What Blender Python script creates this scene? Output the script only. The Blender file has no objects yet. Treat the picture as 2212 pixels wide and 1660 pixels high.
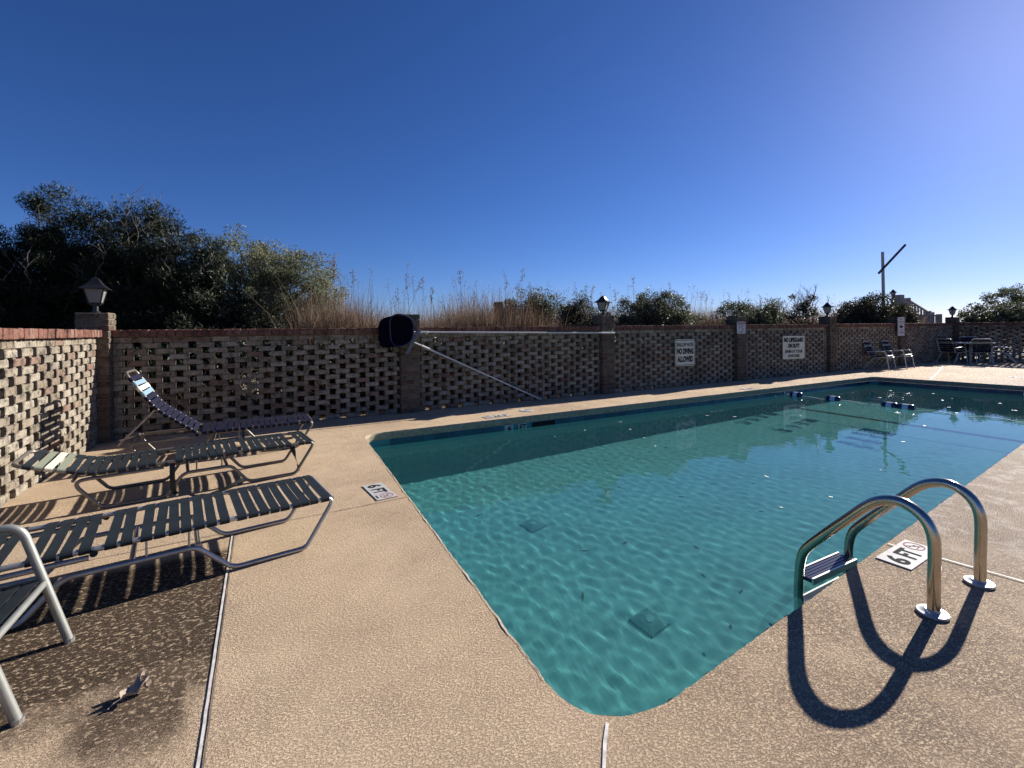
import bpy, bmesh, math, random
import numpy as np
from mathutils import Vector, Matrix, noise

random.seed(7)
rng = np.random.default_rng(11)
SC = bpy.context.scene
COL = SC.collection
PI = math.pi

# ------------------------------------------------------------------ camera
H = 1.33
YAW = math.atan(.531)
ROLL = math.atan(.0124)
cam_data = bpy.data.cameras.new('camera')
cam = bpy.data.objects.new('camera', cam_data)
COL.objects.link(cam)
SC.camera = cam
F0 = Vector((math.sin(YAW), math.cos(YAW), 0))
R0 = Vector((math.cos(YAW), -math.sin(YAW), 0))
U0 = Vector((0, 0, 1))
Rv = R0*math.cos(ROLL) - U0*math.sin(ROLL)
Uv = R0*math.sin(ROLL) + U0*math.cos(ROLL)
M = Matrix((Rv, Uv, -F0)).transposed().to_4x4()
M.translation = Vector((0, 0, H))
cam.matrix_world = M
cam_data.sensor_width = 36
cam_data.lens = 36*1000/2212
cam_data.shift_y = -(830-713.4)/2212
cam_data.clip_start = .02
cam_data.clip_end = 3000

# ------------------------------------------------------------------ sky, sun, exposure
SUN_AZ, SUN_EL = math.radians(10.2), math.radians(24.8)
world = bpy.data.worlds.new('World')
SC.world = world
world.use_nodes = True
wt = world.node_tree
sky = wt.nodes.new('ShaderNodeTexSky')
sky.sky_type = 'NISHITA'
sky.sun_disc = False
sky.sun_elevation = SUN_EL
sky.sun_rotation = math.radians(90) - SUN_AZ
sky.altitude = 0
sky.air_density = .8
sky.dust_density = .22
sky.ozone_density = 6.0
hsv = wt.nodes.new('ShaderNodeHueSaturation')
hsv.inputs['Saturation'].default_value = 1.10
wt.links.new(sky.outputs[0], hsv.inputs['Color'])
tint = wt.nodes.new('ShaderNodeMix')
tint.data_type = 'RGBA'
tint.blend_type = 'MULTIPLY'
tint.inputs[0].default_value = 1
tint.inputs[7].default_value = (.91, .91, 1.19, 1)
wt.links.new(hsv.outputs[0], tint.inputs[6])
bg = wt.nodes['Background']
wt.links.new(tint.outputs[2], bg.inputs[0])
bg.inputs[1].default_value = .047
sl = bpy.data.lights.new('sun', 'SUN')
sl.energy = 5.0
sl.angle = math.radians(.55)
sl.color = (1, .95, .88)
sl.cycles.is_caustics_light = True
sun = bpy.data.objects.new('sun', sl)
COL.objects.link(sun)
SUN_DIR = Vector((math.cos(SUN_AZ)*math.cos(SUN_EL), math.sin(SUN_AZ)*math.cos(SUN_EL), math.sin(SUN_EL)))
sun.rotation_euler = SUN_DIR.to_track_quat('Z', 'Y').to_euler()
sun.location = SUN_DIR*60
SC.view_settings.view_transform = 'Standard'
SC.view_settings.look = 'None'
SC.view_settings.exposure = .9
SC.view_settings.gamma = 1
SC.view_settings.use_curve_mapping = False

# ------------------------------------------------------------------ object helpers
def link(o):
    COL.objects.link(o)
    return o

def tag(o, label=None, cat=None, group=None, kind=None):
    if label: o['label'] = label
    if cat: o['category'] = cat
    if group: o['group'] = group
    if kind: o['kind'] = kind
    return o

def thing(name, label, cat, loc=(0, 0, 0), rz=0, group=None):
    o = link(bpy.data.objects.new(name, None))
    o.location = loc
    o.rotation_euler = (0, 0, rz)
    o.empty_display_size = .2
    return tag(o, label, cat, group)

def obj(name, me, parent=None, loc=(0, 0, 0), rot=(0, 0, 0), scale=(1, 1, 1), mat=None):
    o = link(bpy.data.objects.new(name, me))
    o.location = loc
    o.rotation_euler = rot
    o.scale = scale
    if parent: o.parent = parent
    if mat is not None:
        o.material_slots[0].link = 'OBJECT'
        o.material_slots[0].material = mat
    return o

def copy_tree(o, parent=None):
    c = o.copy()
    link(c)
    c.parent = parent
    for ch in list(o.children):
        copy_tree(ch, c)
    return c

def receiver(o):
    o.cycles.is_caustics_receiver = True
    return o

class MB:
    def __init__(s):
        s.v = []; s.f = []
    def add(s, v, f):
        b = len(s.v)
        s.v += [tuple(p) for p in v]
        s.f += [tuple(i+b for i in q) for q in f]
    def box(s, x0, x1, y0, y1, z0, z1):
        s.add([(x0, y0, z0), (x1, y0, z0), (x1, y1, z0), (x0, y1, z0), (x0, y0, z1), (x1, y0, z1), (x1, y1, z1), (x0, y1, z1)],
              [(0, 3, 2, 1), (4, 5, 6, 7), (0, 1, 5, 4), (1, 2, 6, 5), (2, 3, 7, 6), (3, 0, 4, 7)])
    def tube(s, pts, r, n=10, cap=True):
        pts = [Vector(p) for p in pts]
        rr = r if isinstance(r, (list, tuple)) else [r]*len(pts)
        N = len(pts)
        tang = []
        for i in range(N):
            a = pts[max(i-1, 0)]; b = pts[min(i+1, N-1)]
            tang.append((b-a).normalized())
        t0 = tang[0]
        ref = Vector((0, 0, 1)) if abs(t0.z) < .9 else Vector((1, 0, 0))
        u = t0.cross(ref).normalized()
        vs = []
        for i in range(N):
            t = tang[i]
            u = (u - t*u.dot(t)).normalized()
            w = t.cross(u)
            for k in range(n):
                a = 2*PI*k/n
                vs.append(pts[i] + (u*math.cos(a) + w*math.sin(a))*rr[i])
        fs = []
        for i in range(N-1):
            for k in range(n):
                k2 = (k+1) % n
                fs.append((i*n+k, i*n+k2, (i+1)*n+k2, (i+1)*n+k))
        if cap:
            fs.append(tuple(range(n-1, -1, -1)))
            fs.append(tuple((N-1)*n+k for k in range(n)))
        s.add(vs, fs)
    def lathe(s, prof, n=20, c=(0, 0, 0)):
        vs = []; fs = []
        for (r, z) in prof:
            for k in range(n):
                a = 2*PI*k/n
                vs.append((c[0]+r*math.cos(a), c[1]+r*math.sin(a), c[2]+z))
        for i in range(len(prof)-1):
            for k in range(n):
                k2 = (k+1) % n
                fs.append((i*n+k, i*n+k2, (i+1)*n+k2, (i+1)*n+k))
        fs.append(tuple(range(n-1, -1, -1)))
        fs.append(tuple((len(prof)-1)*n+k for k in range(n)))
        s.add(vs, fs)
    def mesh(s, name, mat, smooth=False, angle=40):
        me = bpy.data.meshes.new(name)
        me.from_pydata(s.v, [], s.f)
        me.materials.append(mat)
        me.validate()
        if smooth:
            me.shade_smooth()
            me.set_sharp_from_angle(angle=math.radians(angle))
        return me

def fillet(pts, rad, k=6):
    pts = [Vector(p) for p in pts]
    rads = rad if isinstance(rad, (list, tuple)) else [rad]*len(pts)
    out = [pts[0]]
    for i in range(1, len(pts)-1):
        p, a, b = pts[i], pts[i-1], pts[i+1]
        da = (a-p); db = (b-p)
        la, lb = da.length, db.length
        da.normalize(); db.normalize()
        ang = da.angle(db)
        t = min(rads[i]/math.tan(ang/2), la*.48, lb*.48)
        p0 = p+da*t; p1 = p+db*t
        for j in range(k+1):
            q = j/k
            out.append(p0*(1-q)**2 + p*2*q*(1-q) + p1*q*q)
    out.append(pts[-1])
    return out

# ------------------------------------------------------------------ materials
def new_mat(name):
    m = bpy.data.materials.new(name)
    m.use_nodes = True
    t = m.node_tree
    return m, t, t.nodes['Principled BSDF']

def simple(name, col, rough=.6, metal=0., noise_amt=0., scale=20., bump=0., spec=None):
    m, t, b = new_mat(name)
    b.inputs['Base Color'].default_value = (*col, 1)
    b.inputs['Roughness'].default_value = rough
    b.inputs['Metallic'].default_value = metal
    if spec is not None: b.inputs['Specular IOR Level'].default_value = spec
    if noise_amt or bump:
        tc = t.nodes.new('ShaderNodeTexCoord')
        nz = t.nodes.new('ShaderNodeTexNoise')
        nz.inputs['Scale'].default_value = scale
        nz.inputs['Detail'].default_value = 5
        t.links.new(tc.outputs['Object'], nz.inputs['Vector'])
        if noise_amt:
            r = t.nodes.new('ShaderNodeValToRGB')
            r.color_ramp.elements[0].position = .3
            r.color_ramp.elements[1].position = .7
            r.color_ramp.elements[0].color = (*[c*(1-noise_amt) for c in col], 1)
            r.color_ramp.elements[1].color = (*[min(1, c*(1+noise_amt)) for c in col], 1)
            t.links.new(nz.outputs['Fac'], r.inputs['Fac'])
            t.links.new(r.outputs[0], b.inputs['Base Color'])
        if bump:
            bp = t.nodes.new('ShaderNodeBump')
            bp.inputs['Strength'].default_value = 1
            bp.inputs['Distance'].default_value = bump
            t.links.new(nz.outputs['Fac'], bp.inputs['Height'])
            t.links.new(bp.outputs[0], b.inputs['Normal'])
    return m

def mixc(t, blend, fac, a, b):
    n = t.nodes.new('ShaderNodeMix')
    n.data_type = 'RGBA'
    n.blend_type = blend
    for sock, v in (('Factor', fac), ('A', a), ('B', b)):
        s = [i for i in n.inputs if i.name == sock and i.enabled][0]
        if hasattr(v, 'is_linked') or hasattr(v, 'links'): t.links.new(v, s)
        elif isinstance(v, (int, float)): s.default_value = v
        else: s.default_value = (*v, 1)
    return [o for o in n.outputs if o.enabled][0]

def math_n(t, op, a, b=None, clamp=False):
    n = t.nodes.new('ShaderNodeMath')
    n.operation = op
    n.use_clamp = clamp
    for i, v in enumerate((a, b)):
        if v is None: continue
        if isinstance(v, (int, float)): n.inputs[i].default_value = v
        else: t.links.new(v, n.inputs[i])
    return n.outputs[0]

def ramp(t, fac, stops):
    r = t.nodes.new('ShaderNodeValToRGB')
    cr = r.color_ramp
    while len(cr.elements) < len(stops): cr.elements.new(.5)
    for e, (p, c) in zip(cr.elements, stops):
        e.position = p
        e.color = (*c, 1) if not isinstance(c, (int, float)) else (c, c, c, 1)
    t.links.new(fac, r.inputs['Fac'])
    return r.outputs[0]

def noise_n(t, vec, scale, detail=4, rough=.5, dist=0):
    n = t.nodes.new('ShaderNodeTexNoise')
    n.inputs['Scale'].default_value = scale
    n.inputs['Detail'].default_value = detail
    n.inputs['Roughness'].default_value = rough
    n.inputs['Distortion'].default_value = dist
    t.links.new(vec, n.inputs['Vector'])
    return n.outputs['Fac']

def smooth(t, v, a, b):
    n = t.nodes.new('ShaderNodeMapRange')
    n.interpolation_type = 'SMOOTHSTEP'
    n.inputs['From Min'].default_value = a
    n.inputs['From Max'].default_value = b
    t.links.new(v, n.inputs['Value'])
    return n.outputs[0]

def deck_material():
    m, t, b = new_mat('textured_deck')
    tc = t.nodes.new('ShaderNodeTexCoord')
    P = tc.outputs['Object']
    sep = t.nodes.new('ShaderNodeSeparateXYZ')
    t.links.new(P, sep.inputs[0])
    X, Y = sep.outputs[0], sep.outputs[1]
    # sprayed knock-down relief: raised flat splats with rough edges
    mp = t.nodes.new('ShaderNodeMapping')
    mp.inputs['Rotation'].default_value = (0, 0, .5)
    mp.inputs['Scale'].default_value = (1.0, 1.5, 1)
    t.links.new(P, mp.inputs[0])
    n1 = noise_n(t, mp.outputs[0], 90, 5, .64, .4)
    n2 = noise_n(t, P, 240, 3, .6)
    splat = ramp(t, n1, [(.40, 0.), (.56, 1.)])
    hgt = math_n(t, 'MULTIPLY', math_n(t, 'ADD', math_n(t, 'MULTIPLY', splat, 1.0), math_n(t, 'MULTIPLY', n2, .6)), ramp(t, noise_n(t, P, 2.6, 4, .6), [(.3, .55), (.7, 1.15)]))
    bp = t.nodes.new('ShaderNodeBump')
    bp.inputs['Strength'].default_value = 1
    bp.inputs['Distance'].default_value = .0046
    t.links.new(hgt, bp.inputs['Height'])
    t.links.new(bp.outputs[0], b.inputs['Normal'])
    # base colour with wear
    big = noise_n(t, P, .9, 5, .6)
    mid = noise_n(t, P, 7, 5, .65)
    col = ramp(t, big, [(.3, (.585, .43, .28)), (.7, (.65, .495, .33))])
    pink = ramp(t, mid, [(.45, 0.), (.7, 1.)])
    col = mixc(t, 'MIX', math_n(t, 'MULTIPLY', pink, .35), col, (.52, .365, .26))
    # darker brown in the hollows of the relief
    low = math_n(t, 'SUBTRACT', 1.0, splat)
    # zone beside the ladder and along the right: more weathered
    zr = math_n(t, 'MULTIPLY', smooth(t, X, .7, 2.0), math_n(t, 'SUBTRACT', 1.0, smooth(t, Y, 3.2, 4.6)))
    zr = math_n(t, 'MULTIPLY', zr, smooth(t, noise_n(t, P, 2.2, 5, .65), .25, .6))
    hollow_amt = math_n(t, 'ADD', math_n(t, 'MULTIPLY', zr, .55), .25)
    col = mixc(t, 'MIX', math_n(t, 'MULTIPLY', low, hollow_amt), col, (.16, .105, .07))
    chip = smooth(t, noise_n(t, mp.outputs[0], 36, 6, .7, .5), .45, .58)
    col = mixc(t, 'MIX', math_n(t, 'MULTIPLY', math_n(t, 'MULTIPLY', zr, math_n(t, 'SUBTRACT', 1.0, chip)), .72), col, (.21, .15, .105))
    # grey bloom and pale worn patches past the second joint
    zp = math_n(t, 'MULTIPLY', smooth(t, X, 2.9, 4.2), math_n(t, 'SUBTRACT', 1.0, smooth(t, Y, 3.2, 5.0)))
    pat = smooth(t, noise_n(t, P, 5.5, 6, .7), .48, .62)
    col = mixc(t, 'MIX', math_n(t, 'MULTIPLY', zp, .5), col, (.33, .255, .20))
    col = mixc(t, 'MIX', math_n(t, 'MULTIPLY', math_n(t, 'MULTIPLY', zp, pat), .7), col, (.62, .52, .43))
    # mildew stain on the slab left of the joint
    sx = math_n(t, 'SUBTRACT', 1.0, smooth(t, X, -.215, -.207))
    wob = noise_n(t, P, 3.2, 5, .7)
    yy = math_n(t, 'ADD', Y, math_n(t, 'MULTIPLY', math_n(t, 'SUBTRACT', wob, .5), .75))
    sy = math_n(t, 'MULTIPLY', smooth(t, yy, 2.0, 2.32), math_n(t, 'SUBTRACT', 1.0, smooth(t, Y, 3.3, 3.42)))
    # a tongue of it runs down beside the joint
    tx = math_n(t, 'ADD', X, math_n(t, 'MULTIPLY', math_n(t, 'SUBTRACT', wob, .5), .3))
    tng = math_n(t, 'MULTIPLY', smooth(t, tx, -.66, -.5), math_n(t, 'SUBTRACT', 1.0, smooth(t, tx, -.30, -.22)))
    tng = math_n(t, 'MULTIPLY', tng, math_n(t, 'MULTIPLY', smooth(t, yy, 1.72, 2.0), math_n(t, 'SUBTRACT', 1.0, smooth(t, Y, 2.3, 2.6))))
    st = math_n(t, 'MAXIMUM', sy, math_n(t, 'MULTIPLY', tng, .9))
    st = math_n(t, 'MULTIPLY', st, sx)
    fleck = smooth(t, noise_n(t, mp.outputs[0], 42, 6, .68, .4), .535, .60)
    st2 = math_n(t, 'MULTIPLY', st, math_n(t, 'SUBTRACT', 1.0, math_n(t, 'MULTIPLY', fleck, .85)))
    dk = mixc(t, 'MIX', mid, (.026, .016, .010), (.07, .046, .03))
    col = mixc(t, 'MIX', math_n(t, 'MULTIPLY', st2, .93), col, dk)
    # uneven fading and old scuffs over the whole slab
    col = mixc(t, 'MULTIPLY', 1.0, col, ramp(t, noise_n(t, P, .55, 6, .68), [(.32, (.80, .79, .80)), (.5, (1, 1, 1)), (.72, (1.08, 1.07, 1.04))]))
    scuff = smooth(t, noise_n(t, P, 3.7, 7, .72, 1.2), .60, .72)
    col = mixc(t, 'MIX', math_n(t, 'MULTIPLY', scuff, .38), col, (.27, .20, .145))
    t.links.new(col, b.inputs['Base Color'])
    b.inputs['Roughness'].default_value = .78
    b.inputs['Specular IOR Level'].default_value = .1
    return m

def brick_material(name, stops, grime=(.10, .085, .065), grime_amt=.75):
    m, t, b = new_mat(name)
    tc = t.nodes.new('ShaderNodeTexCoord')
    oi = t.nodes.new('ShaderNodeObjectInfo')
    geo = t.nodes.new('ShaderNodeNewGeometry')
    P = tc.outputs['Object']
    W = geo.outputs['Position']
    col = ramp(t, oi.outputs['Random'], stops)
    add = t.nodes.new('ShaderNodeVectorMath')
    add.operation = 'ADD'
    t.links.new(P, add.inputs[0])
    t.links.new(oi.outputs['Location'], add.inputs[1])
    n1 = noise_n(t, add.outputs[0], 26, 6, .7)
    n2 = noise_n(t, add.outputs[0], 90, 4, .6)
    n3 = noise_n(t, W, 1.6, 5, .6)
    g = math_n(t, 'ADD', smooth(t, n1, .48, .68), math_n(t, 'SUBTRACT', math_n(t, 'MULTIPLY', smooth(t, n3, .35, .75), .7), .25))
    g = math_n(t, 'MULTIPLY', math_n(t, 'MAXIMUM', math_n(t, 'MINIMUM', g, 1.0), 0.0), grime_amt)
    col = mixc(t, 'MIX', g, col, grime)
    col = mixc(t, 'MULTIPLY', .8, col, ramp(t, n2, [(.3, .6), (.7, 1.0)]))
    n4 = noise_n(t, add.outputs[0], 9, 5, .7)
    col = mixc(t, 'MULTIPLY', 1.0, col, ramp(t, n4, [(.34, .42), (.52, .9), (.75, 1.0)]))
    t.links.new(col, b.inputs['Base Color'])
    b.inputs['Roughness'].default_value = .92
    b.inputs['Specular IOR Level'].default_value = .15
    bp = t.nodes.new('ShaderNodeBump')
    bp.inputs['Distance'].default_value = .004
    bp.inputs['Strength'].default_value = .9
    t.links.new(math_n(t, 'ADD', n1, math_n(t, 'MULTIPLY', n2, .5)), bp.inputs['Height'])
    t.links.new(bp.outputs[0], b.inputs['Normal'])
    return m

def foliage_material(name, c0, c1, c2, trans=.35):
    m = bpy.data.materials.new(name)
    m.use_nodes = True
    t = m.node_tree
    t.nodes.clear()
    out = t.nodes.new('ShaderNodeOutputMaterial')
    geo = t.nodes.new('ShaderNodeNewGeometry')
    n = noise_n(t, geo.outputs['Position'], 1.7, 3, .5)
    f = math_n(t, 'ADD', math_n(t, 'MULTIPLY', geo.outputs['Random Per Island'], .55), math_n(t, 'MULTIPLY', n, .6))
    col = ramp(t, f, [(.2, c0), (.55, c1), (.9, c2)])
    p = t.nodes.new('ShaderNodeBsdfPrincipled')
    p.inputs['Roughness'].default_value = .55
    p.inputs['Specular IOR Level'].default_value = .35
    t.links.new(col, p.inputs['Base Color'])
    tr = t.nodes.new('ShaderNodeBsdfTranslucent')
    t.links.new(col, tr.inputs[0])
    mx = t.nodes.new('ShaderNodeMixShader')
    mx.inputs[0].default_value = trans
    t.links.new(p.outputs[0], mx.inputs[1])
    t.links.new(tr.outputs[0], mx.inputs[2])
    t.links.new(mx.outputs[0], out.inputs[0])
    return m

M_deck = deck_material()
M_brick = brick_material('pale_brick', [(0, (.28, .225, .165)), (.25, (.37, .315, .24)), (.55, (.44, .385, .30)), (.8, (.33, .27, .20)), (.93, (.28, .18, .135)), (1, (.31, .28, .20))], grime=(.06, .05, .04), grime_amt=.85)
M_pier = brick_material('pier_brick', [(0, (.15, .11, .08)), (.4, (.21, .165, .12)), (.8, (.18, .135, .10)), (1, (.15, .09, .07))], grime=(.035, .03, .024))
M_cap = brick_material('cap_brick_red', [(0, (.23, .105, .08)), (.4, (.29, .15, .11)), (.8, (.19, .08, .06)), (1, (.31, .19, .15))], grime=(.06, .035, .03), grime_amt=.8)
M_mortar = simple('mortar', (.17, .14, .105), .95, noise_amt=.35, scale=40, bump=.003)
M_plaster = simple('pool_plaster', (.055, .245, .25), .75, noise_amt=.12, scale=2.2)
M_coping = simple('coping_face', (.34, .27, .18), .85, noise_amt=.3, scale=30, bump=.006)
M_white = simple('white_tile', (.44, .43, .41), .65, noise_amt=.1, scale=9, spec=.2)
M_ink = simple('black_ink', (.022, .022, .024), .9, spec=.08)
M_red = simple('faded_red', (.36, .10, .12), .8, spec=.1)
M_black = simple('black_metal', (.018, .018, .02), .42, .3)
M_steel = simple('stainless_steel', (.46, .42, .36), .2, 1.0, noise_amt=.10, scale=14)
M_chrome = simple('bright_chrome', (.62, .60, .57), .42, .85)
M_alu = simple('grey_aluminium', (.46, .45, .42), .42, .75, noise_amt=.15, scale=12)
M_bronze = simple('bronze_aluminium', (.20, .18, .15), .45, .6, noise_amt=.2, scale=12)
M_silver = simple('silver_powder_coat', (.30, .30, .27), .45, .5, noise_amt=.08, scale=25)
M_pole = simple('bright_pole', (.66, .65, .61), .4, .3)
M_leg = simple('light_powder_coat', (.55, .55, .51), .45, .3)
M_slate = simple('slate_vinyl', (.014, .020, .024), .62, noise_amt=.25, scale=8, spec=.25)
M_navy = simple('navy_vinyl', (.009, .010, .026), .75, noise_amt=.25, scale=8, spec=.12)
M_paleblue = simple('pale_blue_vinyl', (.20, .29, .35), .7, spec=.15)
M_cream = simple('cream_vinyl', (.62, .58, .45), .7, spec=.15)
M_whitev = simple('white_vinyl', (.56, .55, .51), .7, spec=.15)
M_olive = simple('olive_vinyl', (.22, .235, .17), .5)
M_rope = simple('white_rope', (.62, .62, .6), .7)
M_float_b = simple('navy_plastic', (.012, .02, .07), .3)
M_float_w = simple('white_plastic', (.75, .75, .75), .3)
M_net = simple('navy_net', (.004, .004, .010), .95, spec=.02)
M_wood = simple('weathered_wood', (.34, .30, .26), .85, noise_amt=.35, scale=9)
M_wood_d = simple('dark_wood', (.07, .055, .045), .85, noise_amt=.3, scale=9)
M_seal = simple('white_sealant', (.60, .57, .52), .6, noise_amt=.25, scale=25, bump=.002)
M_seal_d = simple('dark_joint', (.16, .13, .10), .8, noise_amt=.3, scale=25)
M_sign = simple('cream_sign', (.66, .63, .49), .5, noise_amt=.08, scale=5)
M_sign_w = simple('grey_white_sign', (.52, .50, .48), .5, noise_amt=.08, scale=5)
M_leaf_dry = simple('dry_leaf', (.36, .29, .22), .7, noise_amt=.3, scale=30)
M_leaf_pale = simple('pale_leaf', (.66, .66, .58), .6)
M_bark = simple('bark', (.11, .09, .075), .9, noise_amt=.35, scale=12)
M_twig = simple('bare_twig', (.19, .165, .14), .9)
M_drain = simple('drain_plastic', (.06, .235, .235), .8)
M_ground = simple('dune_sand', (.27, .23, .16), .95, noise_amt=.45, scale=.8)
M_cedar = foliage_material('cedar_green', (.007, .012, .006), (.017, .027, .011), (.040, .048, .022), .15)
M_myrtle = foliage_material('myrtle_green', (.045, .052, .026), (.15, .16, .08), (.30, .30, .18), .42)
M_bush = foliage_material('bush_green', (.026, .036, .019), (.07, .082, .044), (.15, .15, .09), .35)
M_ivy = foliage_material('dark_bush_green', (.016, .022, .012), (.04, .045, .022), (.10, .075, .04), .3)
M_pale = foliage_material('pale_tree_green', (.05, .062, .035), (.09, .105, .055), (.15, .15, .09), .4)
M_grass = foliage_material('dry_grass', (.07, .042, .027), (.175, .11, .072), (.31, .22, .145), .4)
M_seed = foliage_material('seed_heads', (.10, .075, .045), (.17, .13, .08), (.25, .20, .13), .35)

def glass_tile():
    m, t, b = new_mat('blue_glazed_tile')
    oi = t.nodes.new('ShaderNodeObjectInfo')
    c = ramp(t, oi.outputs['Random'], [(0, (.012, .055, .10)), (.5, (.018, .085, .13)), (1, (.03, .12, .155))])
    tc = t.nodes.new('ShaderNodeTexCoord')
    n = noise_n(t, tc.outputs['Object'], 30, 4, .6)
    c = mixc(t, 'MULTIPLY', .6, c, ramp(t, n, [(.3, .6), (.7, 1.)]))
    t.links.new(c, b.inputs['Base Color'])
    b.inputs['Roughness'].default_value = .2
    return m
M_tile = glass_tile()

def lamp_glass():
    m, t, b = new_mat('frosted_lamp_glass')
    b.inputs['Base Color'].default_value = (.42, .41, .39, 1)
    b.inputs['Roughness'].default_value = .35
    b.inputs['Transmission Weight'].default_value = .55
    b.inputs['IOR'].default_value = 1.1
    return m
M_lglass = lamp_glass()

def water_material():
    m = bpy.data.materials.new('pool_water')
    m.use_nodes = True
    t = m.node_tree
    t.nodes.clear()
    g = t.nodes.new('ShaderNodeBsdfGlass')
    g.inputs['IOR'].default_value = 1.33
    g.inputs['Roughness'].default_value = 0
    g.inputs['Color'].default_value = (.93, 1, .985, 1)
    o = t.nodes.new('ShaderNodeOutputMaterial')
    # slight cloudiness: fine matter in the water sends some of the light back
    d = t.nodes.new('ShaderNodeBsdfDiffuse')
    d.inputs['Color'].default_value = (.08, .36, .37, 1)
    mx = t.nodes.new('ShaderNodeMixShader')
    fr = t.nodes.new('ShaderNodeFresnel')
    fr.inputs['IOR'].default_value = 1.33
    k = math_n(t, 'MULTIPLY', math_n(t, 'SUBTRACT', 1.0, fr.outputs[0]), .095)
    t.links.new(k, mx.inputs[0])
    t.links.new(g.outputs[0], mx.inputs[1])
    t.links.new(d.outputs[0], mx.inputs[2])
    t.links.new(mx.outputs[0], o.inputs[0])
    return m
M_water = water_material()

# ------------------------------------------------------------------ the ground, deck and pool
WATER_Z, FLOOR_Z, LIP = -.17, -1.45, -.10

def arc_corner(p, a, b, r, k):
    pts = fillet([a, p, b], r, k)
    return pts[1:-1]

def near_y(x): return 1.205 + .1105*(x-1.27)
A_ = Vector((.905, 1.165, 0)); B_ = Vector((1.085, 6.215, 0)); C_ = Vector((13.93, 6.24, 0)); D_ = Vector((14.35, near_y(14.35), 0))
outline = []
for p, a, b, r, k in ((A_, D_, B_, .33, 16), (B_, A_, C_, .30, 12), (C_, B_, D_, .12, 6), (D_, C_, A_, .3, 8)):
    outline += arc_corner(p, a, b, r, k)
def densify(loop, step):
    out = []
    n = len(loop)
    for i in range(n):
        a, b = loop[i], loop[(i+1) % n]
        m = max(1, int((b-a).length/step))
        for j in range(m):
            out.append(a.lerp(b, j/m))
    return out
loop = densify(outline, .022)
def loop_normals(lp):
    n = len(lp)
    out = []
    for i in range(n):
        t = (lp[(i+1) % n]-lp[i-1]).normalized()
        out.append(Vector((-t.y, t.x, 0)))
    c = sum(lp, Vector())/n
    if (c-lp[0]).dot(out[0]) < 0 and True:
        out = [-q for q in out]
    return out
nrm = loop_normals(loop)
# inward normals must point to the pool's middle on every side
mid = Vector((7, 3.7, 0))
if (mid-loop[len(loop)//2]).dot(nrm[len(loop)//2]) < 0: nrm = [-q for q in nrm]

def lip_jit(p, s):
    return (noise.noise(Vector((p.x*22, p.y*22, s)))*.006 + noise.noise(Vector((p.x*60, p.y*60, s+3)))*.004
            + noise.noise(Vector((p.x*3.3, p.y*3.3, s+9)))*.006)
edge = [p + q*lip_jit(p, 0.) for p, q in zip(loop, nrm)]
# deck sheet with the pool cut out of it
DX0, DX1, DY0, DY1 = -2.3, 23.4, -7., 7.95
bm = bmesh.new()
vi = [bm.verts.new(p) for p in edge]
ei = [bm.edges.new((vi[i], vi[(i+1) % len(vi)])) for i in range(len(vi))]
co = [Vector((DX0, DY0, 0)), Vector((DX1, DY0, 0)), Vector((DX1, DY1, 0)), Vector((DX0, DY1, 0))]
vo = [bm.verts.new(p) for p in densify(co, 1.2)]
eo = [bm.edges.new((vo[i], vo[(i+1) % len(vo)])) for i in range(len(vo))]
bmesh.ops.triangle_fill(bm, use_beauty=True, use_dissolve=False, edges=ei+eo, normal=(0, 0, 1))
# the sheet must have a hole: drop any triangle that fell inside the pool
def inside(x, y):
    r = False
    n = len(outline)
    for i in range(n):
        a, b = outline[i], outline[(i+1) % n]
        if (a.y > y) != (b.y > y) and x < (b.x-a.x)*(y-a.y)/(b.y-a.y)+a.x: r = not r
    return r
kill = [f for f in bm.faces if inside(*f.calc_center_median().xy)]
bmesh.ops.delete(bm, geom=kill, context='FACES_ONLY')
for f in bm.faces:
    if f.normal.z < 0: f.normal_flip()
me = bpy.data.meshes.new('pool_deck')
bm.to_mesh(me); bm.free()
me.materials.append(M_deck)
deck = tag(obj('pool_deck', me), kind='structure')

# coping face: rough edge of the deck slab above the tile band
mb = MB()
n = len(loop)
rows = []
for j, (z, o) in enumerate(((0, None), (-.012, .004), (-.035, .006), (-.07, .004), (LIP, -.004), (LIP-.004, -.03))):
    if o is None: rows.append([tuple(p) for p in edge])
    else: rows.append([tuple((p + q*(lip_jit(p, j*1.7)+o)) + Vector((0, 0, z))) for p, q in zip(loop, nrm)])
vs = [v for r in rows for v in r]
fs = []
for j in range(len(rows)-1):
    for i in range(n):
        i2 = (i+1) % n
        fs.append((j*n+i, j*n+i2, (j+1)*n+i2, (j+1)*n+i))
mb.add(vs, fs)
obj('coping_face', mb.mesh('coping_face', M_coping, True, 60), deck)

# pale worn rim where the coating has rubbed off the edge
mb = MB()
vs = []
for p, e, q in zip(loop, edge, nrm):
    w_ = .0025+.011*max(0, noise.noise(Vector((p.x*9, p.y*9, 2)))+.15)
    vs += [tuple(e+q*.0005+Vector((0, 0, .004))), tuple(e-q*w_+Vector((0, 0, .004)))]
mb.add(vs, [(2*i, 2*((i+1) % n), 2*((i+1) % n)+1, 2*i+1) for i in range(n) if loop[i].y < 5.4 and loop[i].y > 1.5 and loop[i].x < 1.3])
obj('worn_rim', mb.mesh('worn_rim', simple('worn_rim', (.56, .46, .35), .85, noise_amt=.2, scale=40)), deck)

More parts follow.
